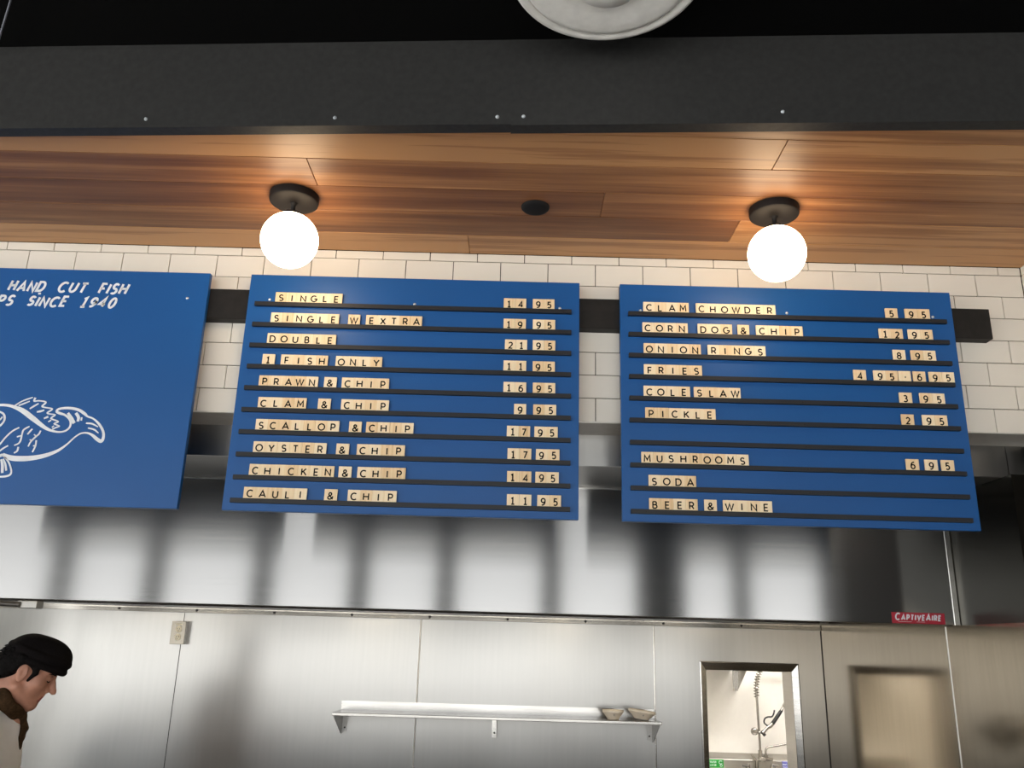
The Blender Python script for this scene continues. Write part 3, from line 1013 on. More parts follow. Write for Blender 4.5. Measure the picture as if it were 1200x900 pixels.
Y0_C = [367.7, 391.5, 415.8, 440.7, 465.2, 490.5, 516.8, 543.3, 570.4, 597.2]


def lay_tiles(rows, names, y0, xref, board):
    for r, words in enumerate(rows):
        z = RAIL_Z[r] - 0.0003
        name = names[r]
        price = ' '.join(w for w, a, b in words if w[0].isdigit() and a > 560)
        for wi, (txt, a, b) in enumerate(words):
            n = len(txt)
            py = y0[r] + 0.0286 * ((a + b) / 2 - xref) - 9       # about the middle of the tile's height
            xa = at(a + 0.3, py, YT).x
            xb = at(b - 0.3, py, YT).x
            pitch = (xb - xa) / n
            w = round(min(pitch - 0.0003, 0.0385), 4)
            is_price = txt[0] in '0123456789.' and a > 560
            for i, ch in enumerate(txt):
                o = bpy.data.objects.new('letter_tile', tile_mesh(w))
                COL.objects.link(o)
                o.location = (xa + pitch * (i + 0.5), YT - 0.0002 * (i % 2), z + random.uniform(0, 0.0002))
                tilt = random.uniform(-0.006, 0.006)
                o.rotation_euler = (0, tilt, 0)
                shown = {'.': 'dot'}.get(ch, ch)
                if is_price:
                    if txt == '95':
                        p2 = 'last' if (wi == len(words) - 1 and i == 1) else ('next to last' if wi == len(words) - 1 else ('first 9 of two' if i == 0 else 'first 5 of two'))
                        lab = "pale wood tile %s, %s in the %s price" % (shown, p2, name)
                    elif ch == '.':
                        lab = "pale wood tile with a dot between two prices of %s" % name
                    else:
                        nth = ''
                        if txt == '11':
                            nth = ('left ' if i == 0 else 'right ')
                        pos = '' if wi < len(words) - 1 else ', last of its row'
                        lab = "pale wood tile, %s%s of the %s price%s" % (nth, shown, name, pos)
                else:
                    if n == 1:
                        lab = "pale wood tile %s standing alone in the %s row" % (shown, name)
                    else:
                        lab = "pale wood tile %s, %s letter of %s" % (shown, ORD[i], txt)
                        if txt != name:
                            lab += " in the %s row" % name
                        else:
                            lab += " alone on its rail" if name == 'SINGLE' else " at the row's start"
                tag(o, lab, 'letter tile', 'wooden letter tiles on the %s menu board' % board)
                g_ = bpy.data.objects.new('printed_letter' if not ch.isdigit() else 'printed_digit', glyph_mesh(ch))
                COL.objects.link(g_)
                g_.parent = o
                g_.location = (random.uniform(-0.0012, 0.0012), -0.0001, random.uniform(-0.0008, 0.0008))


lay_tiles(ROWS_B, NAMES_B, Y0_B, 299, 'middle')
lay_tiles(ROWS_C, NAMES_C, Y0_C, 738, 'right')

# ================================================================== LAMPS
def globe_lamp(label, c):
    x, y = c.x, c.y
    t = thing('globe_lamp', label, 'ceiling lamp', (x, y, Z_CEIL), 'globe lamps on the wooden ceiling')
    bm = bmesh.new()
    lathe(bm, [(0, -0.026), (0.0645, -0.026), (0.0695, -0.0225), (0.0705, -0.019), (0.0705, -0.0005), (0, -0.0005)], (0, 0, 0), seg=56)
    obj('canopy', bm, 'bronze', t, True)
    bm = bmesh.new()
    lathe(bm, [(0.0, -0.0255), (0.011, -0.0262), (0.0085, -0.031), (0.0062, -0.034), (0.0062, -0.055), (0.017, -0.0555), (0.024, -0.058), (0.026, -0.0665), (0, -0.0665)], (0, 0, 0), seg=28)
    obj('stem', bm, 'bronze', t, True)
    bm = bmesh.new()
    bmesh.ops.create_uvsphere(bm, u_segments=48, v_segments=28, radius=0.0815)
    for v_ in bm.verts:
        v_.co.z -= 0.1435
    obj('globe', bm, 'globe_glow', t, True)
    return t


def atz(px, py, Z):
    d = _F + CR * ((px - 600) / F_PX) + CU * ((450 - py) / F_PX)
    return d * ((Z - EYE) / d.z) + Vector((0, 0, EYE))


globe_lamp('lit white globe lamp on a black canopy above the middle menu board', atz(344.8, 234, Z_CEIL - 0.013))
globe_lamp('lit white globe lamp on a black canopy above the right menu board', atz(907, 249.5, Z_CEIL - 0.013))

c = atz(627.3, 244.5, Z_CEIL - 0.006)
bm = bmesh.new()
lathe(bm, [(0, -0.013), (0.028, -0.012), (0.037, -0.009), (0.0415, -0.004), (0.042, -0.0003), (0, -0.0003)], (0, 0, 0), seg=40)
tag(obj('ceiling_disc', bm, 'speaker_black', None, True, loc=(c.x, c.y, Z_CEIL)), 'small round black disc fixture on the wooden ceiling between the globe lamps', 'ceiling fixture')

# stepped white dome light under the black deck
ZD = 2.985
c = atz(712.5, -28, ZD)
t = thing('dome_light', 'unlit round white stepped ceiling light at the top edge of the photo', 'ceiling light', (c.x, c.y, Z_DECK))
e = ZD - Z_DECK
bm = bmesh.new()
lathe(bm, [(0.205, e + 0.028), (0.213, e + 0.017), (0.2125, e + 0.010), (0.209, e + 0.005), (0.203, e + 0.003), (0.195, e + 0.0035), (0.190, e + 0.006), (0.1875, e + 0.012), (0.185, e + 0.004), (0.180, e - 0.0005), (0.170, e - 0.002),
           (0.145, e - 0.003), (0.118, e - 0.002), (0.100, e + 0.002), (0.090, e + 0.008), (0.084, e + 0.009), (0.080, e - 0.012), (0.072, e - 0.021), (0.045, e - 0.027), (0.02, e - 0.029), (0, e - 0.0295)], seg=72)
obj('diffuser', bm, 'opal', t, True)
bm = bmesh.new()
lathe(bm, [(0, 0), (0.19, 0), (0.203, -0.02), (0.2045, e + 0.028), (0, e + 0.028)], seg=56)
obj('base_pan', bm, 'black_deck', t, True)

bm = bmesh.new()
pa, pb = atz(12.5, 0, 3.045), atz(-4, 55, 3.045)
d = (pa - pb).normalized()
tube(bm, [pa + d * 1.0, pa, pb], 0.0025, 8)
tag(obj('ceiling_cable', bm, 'cable', None, True), 'thin grey cable under the black ceiling at the upper left corner', 'cable')

# ================================================================== BACK WALL THINGS
# outlet
t = thing('wall_outlet', 'steel double outlet box on the back wall above the dark panel seam', 'outlet', (-1.684, Y_BACK, 1.6315))
bm = bmesh.new()
box(bm, -0.0345, 0.0345, -0.036, -0.001, -0.0545, 0.0545, 0.002, 2)
obj('box', bm, 'satin', t)
bm = bmesh.new()
box(bm, -0.036, 0.036, -0.040, -0.036, -0.056, 0.056, 0.0015, 2)
obj('face_plate', bm, 'plate', t)
for z in (-0.021, 0.0175):
    bm = bmesh.new()
    lathe(bm, [(0, 0.003), (0.0145, 0.003), (0.0165, 0.0015), (0.0168, -0.001)], (0.002, -0.040, z), (0, -1, 0), 28)
    r_ = obj('receptacle', bm, 'ivory', t, True)
    bm = bmesh.new()
    for sx_ in (-0.0055, 0.0055):
        box(bm, 0.002 + sx_ - 0.001, 0.002 + sx_ + 0.001, -0.0436, -0.043, z - 0.001, z + 0.006)
    lathe(bm, [(0, 0.0006), (0.0022, 0.0005), (0.0024, 0)], (0.002, -0.043, z - 0.007), (0, -1, 0), 10)
    obj('slots', bm, 'dark_screw', r_)
bm = bmesh.new()
box(bm, -0.017, 0.017, -0.0418, -0.0395, 0.038, 0.0455, 0.001, 1)
obj('reset_bar', bm, 'ivory', t)

# shelf
t = thing('wall_shelf', 'stainless wall shelf with a low upstand and three brackets on the back wall', 'wall shelf', (-0.05, Y_BACK, 1.29))
X0, X1 = -0.829, 0.7255
sl = lambda o: local(o, (-0.05, Y_BACK, 1.29))
bm = bmesh.new()
box(bm, X0, X1, 4.31, Y_BACK - 0.0005, 1.2872, 1.29)
box(bm, X0, X1, 4.308, 4.3165, 1.2765, 1.2905, 0.002, 2)
box(bm, X0 - 0.003, X1 + 0.003, Y_BACK - 0.0045, Y_BACK - 0.0008, 1.2765, 1.3305)
sl(obj('shelf_top', bm, 'frame_steel', t, uv=True))
for xb_, s_ in ((X0 + 0.006, 1), (X1 - 0.006, -1)):
    bm = bmesh.new()
    prism(bm, [(xb_, 4.325, 1.2868), (xb_, Y_BACK - 0.001, 1.2868), (xb_, Y_BACK - 0.001, 1.178), (xb_, Y_BACK - 0.02, 1.178), (xb_, 4.325, 1.272)], (0.0025 * s_, 0, 0))
    box(bm, min(xb_, xb_ + 0.026 * s_), max(xb_, xb_ + 0.026 * s_), Y_BACK - 0.004, Y_BACK - 0.001, 1.184, 1.2868)
    br = sl(obj('bracket', bm, 'satin', t))
    for z in (1.205, 1.265):
        bm = bmesh.new()
        lathe(bm, [(0, 0.0012), (0.004, 0.001), (0.0045, 0)], (xb_ + 0.016 * s_, Y_BACK - 0.004, z), (0, -1, 0), 12)
        obj('bolt', bm, 'dark_screw', br)
bm = bmesh.new()
box(bm, -0.077, -0.053, Y_BACK - 0.004, Y_BACK - 0.001, 1.178, 1.2868)
prism(bm, [(-0.053, 4.33, 1.2868), (-0.053, Y_BACK - 0.001, 1.2868), (-0.053, Y_BACK - 0.001, 1.178), (-0.053, Y_BACK - 0.02, 1.178), (-0.053, 4.33, 1.276)], (0.002, 0, 0))
br = sl(obj('bracket', bm, 'steel', t))
bm = bmesh.new()
lathe(bm, [(0, 0.0012), (0.004, 0.001), (0.0045, 0)], (-0.064, Y_BACK - 0.004, 1.20), (0, -1, 0), 12)
obj('bolt', bm, 'dark_screw', br)

# bowls
for px, rr, hh, tl, lab in ((718.5, 0.0515, 0.042, 0.0, 'small cream bowl on the wall shelf, level, left of the other bowl'),
                            (751.5, 0.066, 0.040, 7.0, 'wider cream bowl leaning to the right at the right end of the wall shelf')):
    p = at(px, 845, 4.40)
    bm = bmesh.new()
    f_ = rr * 0.52
    lathe(bm, [(0, 0.004), (f_ * 0.9, 0.004), (rr * 0.93, hh - 0.003), (rr * 0.97, hh), (rr, hh - 0.001), (rr, hh - 0.009), (rr * 0.93, hh - 0.013), (f_ * 1.1, 0.004), (f_, 0), (0, 0.0005)], seg=44)
    b_ = obj('bowl', bm, 'cream', None, True, loc=(p.x, 4.40, 1.2907 + f_ * math.sin(rad(tl))))
    b_.rotation_euler = (0, rad(tl), 0)
    tag(b_, lab, 'bowl')
    bm = bmesh.new()
    box(bm, -0.001, 0.001, -rr * 0.86, -rr * 0.70, hh * 0.42, hh * 0.62)
    obj('mark', bm, 'dark_screw', b_)

# ================================================================== SCULLERY
Y_P = Y_SC - 0.10
# wall shelf with its bracket, only its right end in view
t = thing('wall_shelf', 'steel wall shelf end with one bracket seen at the top of the pass-through', 'wall shelf', (0, 0, 0))
pa = at(870, 786, Y_SC - 0.30)
bm = bmesh.new()
box(bm, 0.7, pa.x, Y_SC - 0.30, Y_SC - 0.001, pa.z, pa.z + 0.03, 0.002, 1)
obj('shelf_top', bm, 'satin', t)
pb, pc = at(859, 788, Y_SC), at(866, 809.5, Y_SC)
bm = bmesh.new()
box(bm, pb.x - 0.004, pb.x + 0.014, Y_SC - 0.006, Y_SC - 0.001, pc.z, pa.z - 0.0005)
prism(bm, [(pb.x + 0.014, Y_SC - 0.28, pa.z - 0.0005), (pb.x + 0.014, Y_SC - 0.001, pa.z - 0.0005), (pb.x + 0.014, Y_SC - 0.001, pc.z), (pb.x + 0.014, Y_SC - 0.03, pc.z)], (0.003, 0, 0))
obj('bracket', bm, 'faucet', t)

# sink backsplash and drainboard
za, zb_ = at(840, 881.5, Y_SC).z, at(840, 889.3, Y_SC - 0.06).z
t = thing('scullery_sink', 'stainless sink with a tall stepped backsplash behind the pass-through', 'sink', (1.6, Y_SC, 0.0))
bm = bmesh.new()
prism(bm, [(-1.0, -0.001, za), (-1.0, -0.012, za + 0.001), (-1.0, -0.062, zb_), (-1.0, -0.064, zb_ - 0.004), (-1.0, -0.064, 0.90), (-1.0, -0.05, 0.86), (-1.0, -0.001, 0.86)], (1.9, 0, 0))
obj('backsplash', bm, 'splash', t, uv=True)
bm = bmesh.new()
box(bm, -1.0, 0.9, -0.62, -0.05, 0.845, 0.86)
box(bm, -1.0, 0.9, -0.62, -0.60, 0.80, 0.885, 0.006, 2)
for xa in (-0.75, -0.2, 0.35):
    for args in ((xa, xa + 0.42, -0.55, -0.54), (xa, xa + 0.42, -0.12, -0.11), (xa, xa + 0.01, -0.55, -0.11), (xa + 0.41, xa + 0.42, -0.55, -0.11)):
        box(bm, *args, 0.55, 0.846)
    box(bm, xa, xa + 0.42, -0.55, -0.11, 0.54, 0.55)
obj('basin', bm, 'satin', t, uv=True)
for xa in (-0.95, 0.85):
    for ya in (-0.58, -0.1):
        bm = bmesh.new()
        tube(bm, [(xa, ya, 0.0), (xa, ya, 0.846)], 0.02, 12)
        obj('leg', bm, 'satin', t, True)

# labels on the backsplash
YL = Y_SC - 0.0645
for (pa_, pb_, mat_, lab, txts) in (((831, 889.6), (848.2, 899.6), 'green', 'green WASH label on the sink backsplash at the left of the pass-through', ('left',)),
                                    ((916.5, 892), (926, 902), 'blue_label', 'blue label on the sink backsplash at the right of the pass-through', ('right',))):
    a, b = at(*pa_, YL), at(*pb_, YL)
    bm = bmesh.new()
    box(bm, a.x, b.x, YL - 0.001, YL + 0.0004, b.z, a.z)
    lb = tag(obj('sink_label', bm, mat_), lab, 'label')
    bm = bmesh.new()
    wd, ht = b.x - a.x, a.z - b.z
    if mat_ == 'green':
        for row, (txt, hh) in enumerate((('WASH', 0.26), ('LAVAR', 0.2))):
            x = a.x + wd * 0.06
            for ch in txt:
                gw, ss = GLYPH[ch]
                h = ht * hh
                for s_ in ss:
                    ribbon(bm, [(x + q * h * 0.55, a.z - ht * (0.45 + 0.36 * row) + w_ * h) for q, w_ in s_], 0.0022, YL - 0.0016, YL - 0.0009)
                x += gw * h * 0.55 + 0.0042
        cx_, cz_ = a.x + wd * 0.8, a.z - ht * 0.36
        ribbon(bm, arc(cx_, cz_, 0.011, 0.009, 40, 320, 14), 0.0026, YL - 0.0016, YL - 0.0009)
        ribbon(bm, arc(cx_ + 0.002, cz_ - 0.018, 0.007, 0.006, 0, 360, 12)[:-1], 0.0024, YL - 0.0016, YL - 0.0009, True)
    else:
        for row, zz in enumerate((0.52, 0.88)):
            x = a.x + wd * 0.1
            for ch in 'RINSE':
                gw, ss = GLYPH[ch]
                h = ht * 0.24
                for s_ in ss:
                    ribbon(bm, [(x + q * h * 0.5, a.z - ht * zz + w_ * h) for q, w_ in s_], 0.0022, YL - 0.0016, YL - 0.0009)
                x += gw * h * 0.5 + 0.0045
            if row == 0:
                ribbon(bm, [(a.x + wd * 0.05, a.z - ht * 0.08), (b.x - wd * 0.05, a.z - ht * 0.08)], 0.003, YL - 0.0016, YL - 0.0009)
    obj('lettering', bm, 'white_paint', lb)

# pre-rinse faucet
t = thing('rinse_faucet', 'tall chrome pre-rinse faucet with coiled hose seen through the pass-through', 'faucet', (0, 0, 0))
A = lambda x, y, dy=0.0: at(x, y, Y_P + dy)
bm = bmesh.new()
tube(bm, [A(891.3, 892), A(890.4, 870), A(888.6, 845), A(886.8, 816.5)], 0.0078, 12)
tube(bm, [A(891.2, 890), A(890.8, 879)], 0.013, 12)
obj('riser', bm, 'faucet', t, True)
# spring coil: helix about the hose
axis_ = [tuple(q) for q in smooth_path([tuple(A(886.7, 817)), tuple(A(886.2, 806)), tuple(A(887.6, 795)), tuple(A(891.5, 785)), tuple(A(899, 777)), tuple(A(910, 776))], 30)]
cl = []
turns = 17
n = len(axis_)
for i in range(n):
    p0 = Vector(axis_[max(i - 1, 0)])
    p1 = Vector(axis_[min(i + 1, n - 1)])
    tn_ = (p1 - p0).normalized()
    u = Vector((0, 1, 0))
    w_ = tn_.cross(u).normalized()
    cl.append((Vector(axis_[i]), u, w_))
pts = []
K = turns * 12
for j in range(K + 1):
    s_ = j / K * (n - 1)
    i0 = min(int(s_), n - 2)
    fr = s_ - i0
    c_, u, w_ = cl[i0]
    c2 = cl[i0 + 1][0]
    ang = 2 * math.pi * turns * j / K
    pts.append(c_.lerp(c2, fr) + (u * math.cos(ang) + w_ * math.sin(ang)) * 0.0155)
bm = bmesh.new()
tube(bm, pts, 0.0032, 6)
obj('spring_coil', bm, 'faucet', t, True)
bm = bmesh.new()
tube(bm, axis_, 0.0075, 8)
hose_tail = smooth_path([tuple(A(910, 776)), tuple(A(921, 783)), tuple(A(926, 800)), tuple(A(923, 816)), tuple(A(917.6, 828.5))], 8)
tube(bm, [Vector(q) for q in hose_tail], 0.008, 8)
obj('hose', bm, 'faucet', t, True)
# spray valve
sv = bmesh.new()
tube(sv, [A(904.3, 849.5, -0.03), A(905.5, 847.8, -0.03), A(914.5, 834.4, -0.03), A(915.6, 832.8, -0.03)], [0.010, 0.0125, 0.0115, 0.009], 12)
hd = obj('spray_handle', sv, 'black_rubber', t, True)
sv = bmesh.new()
tube(sv, [A(915.4, 833, -0.03), A(917.8, 828.5, -0.02)], [0.0105, 0.0075], 12)
tube(sv, [A(905.2, 848.2, -0.03), A(902.5, 851, -0.03), A(899, 852.8, -0.03)], [0.0125, 0.013, 0.011], 12)
tube(sv, [A(901, 851, -0.03), A(896.5, 856, -0.03), A(893.6, 858.8, -0.03)], [0.010, 0.010, 0.013], 12)
obj('spray_body', sv, 'faucet', t, True)
sv = bmesh.new()
tube(sv, [A(892.2, 857.0, -0.03), A(896.6, 862.0, -0.03)], 0.010, 12)
obj('spray_bumper', sv, 'black_rubber', t, True)
sv = bmesh.new()
lv = smooth_path([tuple(A(899.5, 850.5, -0.03)), tuple(A(895.6, 847, -0.03)), tuple(A(896.3, 842.2, -0.03)), tuple(A(900, 840.2, -0.03)), tuple(A(904.2, 840, -0.03)), tuple(A(906.4, 837.2, -0.03)), tuple(A(907.6, 832, -0.03))], 6)
tube(sv, [Vector(q) for q in lv], 0.0052, 8)
obj('lever', sv, 'black_rubber', t, True)
# wall bracket disc with hook
sv = bmesh.new()
c_ = A(884.2, 857.2, -0.02)
lathe(sv, [(0, 0.012), (0.014, 0.011), (0.021, 0.006), (0.024, -0.002), (0.020, -0.010), (0, -0.012)], tuple(c_), (-0.35, -1, -0.15), 24)
tube(sv, [A(886, 857.4, -0.01), A(893.5, 858.8, -0.02)], 0.008, 10)
obj('hook_bracket', sv, 'faucet', t, True)
# faucet body and spout
sv = bmesh.new()
tube(sv, [A(889.5, 888.5), A(896, 889.3), A(905.5, 890.3)], [0.013, 0.015, 0.010], 12)
tube(sv, [A(893.5, 893), A(894.5, 887)], 0.014, 12)
obj('faucet_body', sv, 'faucet', t, True)
sv = bmesh.new()
tube(sv, [A(897.2, 888.8), A(897.4, 884.2)], 0.015, 12)
sp = smooth_path([tuple(A(897.4, 885)), tuple(A(897.4, 879.5)), tuple(A(899.2, 876.4)), tuple(A(903, 875.2)), tuple(A(912, 873.6)), tuple(A(924, 871.4))], 6)
tube(sv, [Vector(q) for q in sp], 0.0068, 12)
obj('spout', sv, 'faucet', t, True)
for px, dx in ((874.5, -1), (905.8, 1)):
    sv = bmesh.new()
    tube(sv, [A(px + 2 * (dx < 0), 904, -0.05), A(px + 2 * (dx < 0), 895.3, -0.05)], [0.017, 0.012], 12)
    hb = obj('valve', sv, 'faucet', t, True)
    sv = bmesh.new()
    tube(sv, [A(px + 2 * (dx < 0), 896.8, -0.06), A(px + 2 * (dx < 0) + 6 * dx, 897.3, -0.07)], [0.010, 0.005], 8)
    obj('valve_lever', sv, 'dark_steel', hb, True)
sv = bmesh.new()
tube(sv, [A(880.3, 883.3, 0.04), A(886, 891.5, 0.02)], 0.006, 8)
tube(sv, [A(887.2, 891, 0.02), A(887.2, 905, 0.02)], 0.012, 8)
obj('supply_pipe', sv, 'faucet', t, True)

# ================================================================== PERSON

class SDF:
    """a small signed-distance sculptor: smooth unions of primitives, meshed by surface nets"""
    def __init__(self, lo, hi, h):
        self.lo, self.h = np.array(lo, float), h
        self.n = np.ceil((np.array(hi, float) - self.lo) / h).astype(int) + 1
        self.d = np.full(self.n, 0.2, np.float32)

    def _sub(self, c0, c1, pad):
        a = np.maximum(np.floor((np.minimum(c0, c1) - pad - self.lo) / self.h).astype(int), 0)
        b = np.minimum(np.ceil((np.maximum(c0, c1) + pad - self.lo) / self.h).astype(int) + 1, self.n)
        if (b <= a).any():
            return None, None
        sl_ = tuple(slice(int(i), int(j)) for i, j in zip(a, b))
        g_ = np.meshgrid(*[self.lo[i] + self.h * np.arange(a[i], b[i]) for i in range(3)], indexing='ij')
        return sl_, np.stack(g_, -1).astype(np.float32)

    def _mix(self, sl_, d, k, op):
        o = self.d[sl_]
        if op == 'sub':
            h_ = np.clip(0.5 - 0.5 * (o + d) / k, 0, 1)
            self.d[sl_] = o * (1 - h_) + (-d) * h_ + k * h_ * (1 - h_)
        else:
            h_ = np.clip(0.5 + 0.5 * (o - d) / k, 0, 1)
            self.d[sl_] = o * (1 - h_) + d * h_ - k * h_ * (1 - h_)

    def cone(self, a, b, ra, rb, k=0.012, op='add'):
        a, b = np.array(a, float), np.array(b, float)
        sl_, P = self._sub(a, b, max(ra, rb) + 0.05 + k)
        if sl_ is None:
            return
        ab = b - a
        t_ = np.clip(((P - a) @ ab) / max(ab @ ab, 1e-12), 0, 1)
        d = np.linalg.norm(P - (a + t_[..., None] * ab), axis=-1) - (ra + (rb - ra) * t_)
        self._mix(sl_, d, k, op)

    def ball(self, c, r, k=0.012, op='add'):
        self.cone(c, c, r, r, k, op)

    def ell(self, c, r, rot=None, k=0.012, op='add'):
        c, r = np.array(c, float), np.array(r, float)
        sl_, P = self._sub(c, c, r.max() + 0.05 + k)
        if sl_ is None:
            return
        q = P - c
        if rot is not None:
            q = q @ np.array(rot)          # columns of rot are the axes
        k0 = np.linalg.norm(q / r, axis=-1)
        k1 = np.linalg.norm(q / (r * r), axis=-1)
        d = k0 * (k0 - 1) / np.maximum(k1, 1e-6)
        self._mix(sl_, d, k, op)

    def cut(self, p, nrm):
        """keep what lies on the side of p that nrm points away from"""
        nrm = np.array(nrm, float)
        nrm /= np.linalg.norm(nrm)
        ax = [self.lo[i] + self.h * np.arange(self.n[i]) for i in range(3)]
        pl = (ax[0][:, None, None] - p[0]) * nrm[0] + (ax[1][None, :, None] - p[1]) * nrm[1] + (ax[2][None, None, :] - p[2]) * nrm[2]
        self.d = np.maximum(self.d, pl.astype(np.float32))

    def mesh(self, name, relax=2):
        d = self.d
        nx, ny, nz_ = d.shape
        ins = d < 0
        cnt = np.zeros((nx - 1, ny - 1, nz_ - 1), np.int8)
        for i in (0, 1):
            for j in (0, 1):
                for k_ in (0, 1):
                    cnt += ins[i:nx - 1 + i, j:ny - 1 + j, k_:nz_ - 1 + k_]
        act = (cnt > 0) & (cnt < 8)
        idx = -np.ones(act.shape, np.int64)
        cells = np.argwhere(act)
        idx[act] = np.arange(len(cells))
        acc = np.zeros((len(cells), 3))
        num = np.zeros(len(cells))
        cor = [(i, j, k_) for i in (0, 1) for j in (0, 1) for k_ in (0, 1)]
        val = {c_: d[cells[:, 0] + c_[0], cells[:, 1] + c_[1], cells[:, 2] + c_[2]] for c_ in cor}
        for a in cor:
            for ax in range(3):
                if a[ax] == 0:
                    b = list(a)
                    b[ax] = 1
                    b = tuple(b)
                    va_, vb_ = val[a], val[b]
                    m_ = (va_ < 0) != (vb_ < 0)
                    t_ = np.where(m_, va_ / np.where(m_, va_ - vb_, 1), 0)
                    p = np.array(a, float)[None, :].repeat(len(cells), 0)
                    p[:, ax] += t_
                    acc[m_] += p[m_]
                    num[m_] += 1
        V = self.lo + self.h * (cells + acc / num[:, None])
        Q = []
        for ax in range(3):
            o1, o2 = (ax + 1) % 3, (ax + 2) % 3
            s0 = [slice(None)] * 3
            s1 = [slice(None)] * 3
            s0[ax] = slice(0, d.shape[ax] - 1)
            s1[ax] = slice(1, d.shape[ax])
            a, b = ins[tuple(s0)], ins[tuple(s1)]
            e = np.argwhere(a != b)
            e = e[(e[:, o1] > 0) & (e[:, o2] > 0) & (e[:, o1] < d.shape[o1] - 1) & (e[:, o2] < d.shape[o2] - 1)]
            if not len(e):
                continue
            f = a[e[:, 0], e[:, 1], e[:, 2]]
            def g_(u, v_):
                c_ = e.copy()
                c_[:, o1] -= u
                c_[:, o2] -= v_
                return idx[c_[:, 0], c_[:, 1], c_[:, 2]]
            q = np.stack([g_(1, 1), g_(0, 1), g_(0, 0), g_(1, 0)], 1)
            q[~f] = q[~f][:, ::-1]
            Q.append(q)
        Q = np.concatenate(Q)
        for _ in range(relax):
            s_ = np.zeros_like(V)
            c_ = np.zeros(len(V))
            for u in range(4):
                for w_ in (1, 3):
                    np.add.at(s_, Q[:, u], V[Q[:, (u + w_) % 4]])
                    np.add.at(c_, Q[:, u], 1)
            V = V * 0.45 + 0.55 * s_ / np.maximum(c_, 1)[:, None]
        me = bpy.data.meshes.new(name)
        me.from_pydata(V.tolist(), [], Q.tolist())
        me.update()
        for p in me.polygons:
            p.use_smooth = True
        return me


HEAD = at(30.3, 788.2, 3.25)                              # between the ears
EAR = np.zeros(3)
TILT = rad(25)
HF = np.array([math.cos(TILT), 0, -math.sin(TILT)])      # face direction
HS = np.array([0.0, 1.0, 0.0])
HU = np.array([math.sin(TILT), 0, math.cos(TILT)])       # crown direction
HR = np.stack([HF, HS, HU], 1)


def H(a, l, u):
    return EAR + HF * a + HS * l + HU * u


def B(x, y, z):
    """body point relative to the ear line: x forward, y to his left, z up"""
    return EAR + np.array([x + 0.055, y, z])


ZG = -HEAD.z                                             # the floor
h_body = 0.0045
body = SDF(EAR + (-0.50, -0.36, ZG - 0.02), EAR + (0.36, 0.36, 0.16), h_body)
# trunk and legs, upright, head carried forward
body.cone(B(-0.165, 0, -0.26), B(-0.175, 0, -0.36), 0.105, 0.11, 0.05)
body.ell(B(-0.165, 0, -0.30), (0.112, 0.165, 0.16), None, 0.05)
body.ell(B(-0.18, 0, -0.50), (0.108, 0.150, 0.17), None, 0.05)
body.ell(B(-0.19, 0, -0.66), (0.112, 0.165, 0.12), None, 0.05)
body.cone(B(-0.17, -0.15, -0.185), B(-0.17, 0.15, -0.185), 0.052, 0.052, 0.04)
for s_ in (-1, 1):
    hip, knee, ank = B(-0.19, 0.085 * s_, -0.70), B(-0.165, 0.10 * s_, -1.02), B(-0.20, 0.11 * s_, ZG + 0.085)
    body.cone(hip, knee, 0.088, 0.055, 0.03)
    body.cone(knee, ank, 0.056, 0.036, 0.02)
    body.cone(ank, B(-0.20, 0.11 * s_, ZG + 0.035), 0.038, 0.03, 0.02)
    body.cone(B(-0.225, 0.11 * s_, ZG + 0.032), B(-0.06, 0.125 * s_, ZG + 0.026), 0.031, 0.025, 0.015)
ARMS = []
for s_, sh, elb, wr in ((-1, (-0.165, -0.185, -0.195), (-0.105, -0.235, -0.475), (0.115, -0.14, -0.565)), (1, (-0.165, 0.185, -0.195), (-0.115, 0.235, -0.47), (0.11, 0.13, -0.56))):
    sh, elb, wr = B(*sh), B(*elb), B(*wr)
    ARMS.append((s_, sh, elb, wr))
    body.cone(sh, elb, 0.052, 0.040, 0.03)
    body.cone(elb, wr, 0.041, 0.026, 0.02)
    fd = (wr - elb) / np.linalg.norm(wr - elb)
    sd = np.array([0, -s_, 0.0])                          # toward the other hand
    sd = sd - fd * (sd @ fd)
    sd /= np.linalg.norm(sd)
    dn = np.cross(fd, sd)
    dn = dn if dn[2] < 0 else -dn
    body.ell(wr + fd * 0.055, (0.052, 0.040, 0.017), np.stack([fd, sd, dn], 1), 0.015)
    for q, (off, ln) in enumerate(((0.030, 0.072), (0.010, 0.080), (-0.010, 0.074), (-0.029, 0.058))):
        k0 = wr + fd * 0.095 + sd * off
        k1 = k0 + fd * ln * 0.48 + dn * 0.008 + sd * off * 0.12
        k2 = k1 + fd * ln * 0.28 + dn * 0.016
        k3 = k2 + fd * ln * 0.10 + dn * 0.020
        body.cone(k0, k1, 0.0095, 0.0085, 0.004)
        body.cone(k1, k2, 0.0085, 0.0078, 0.003)
        body.cone(k2, k3, 0.0078, 0.0068, 0.003)
    t0 = wr + fd * 0.025 + sd * 0.026
    t1 = t0 + fd * 0.030 + sd * 0.030 + dn * 0.006
    t2 = t1 + fd * 0.032 + sd * 0.008 + dn * 0.010
    body.cone(t0, t1, 0.013, 0.0105, 0.008)
    body.cone(t1, t2, 0.0105, 0.008, 0.004)
# neck
body.cone(H(-0.030, 0, -0.035), B(-0.140, 0, -0.165), 0.054, 0.062, 0.03)
body.cone(H(0.004, 0, -0.070), B(-0.085, 0, -0.175), 0.045, 0.052, 0.025)
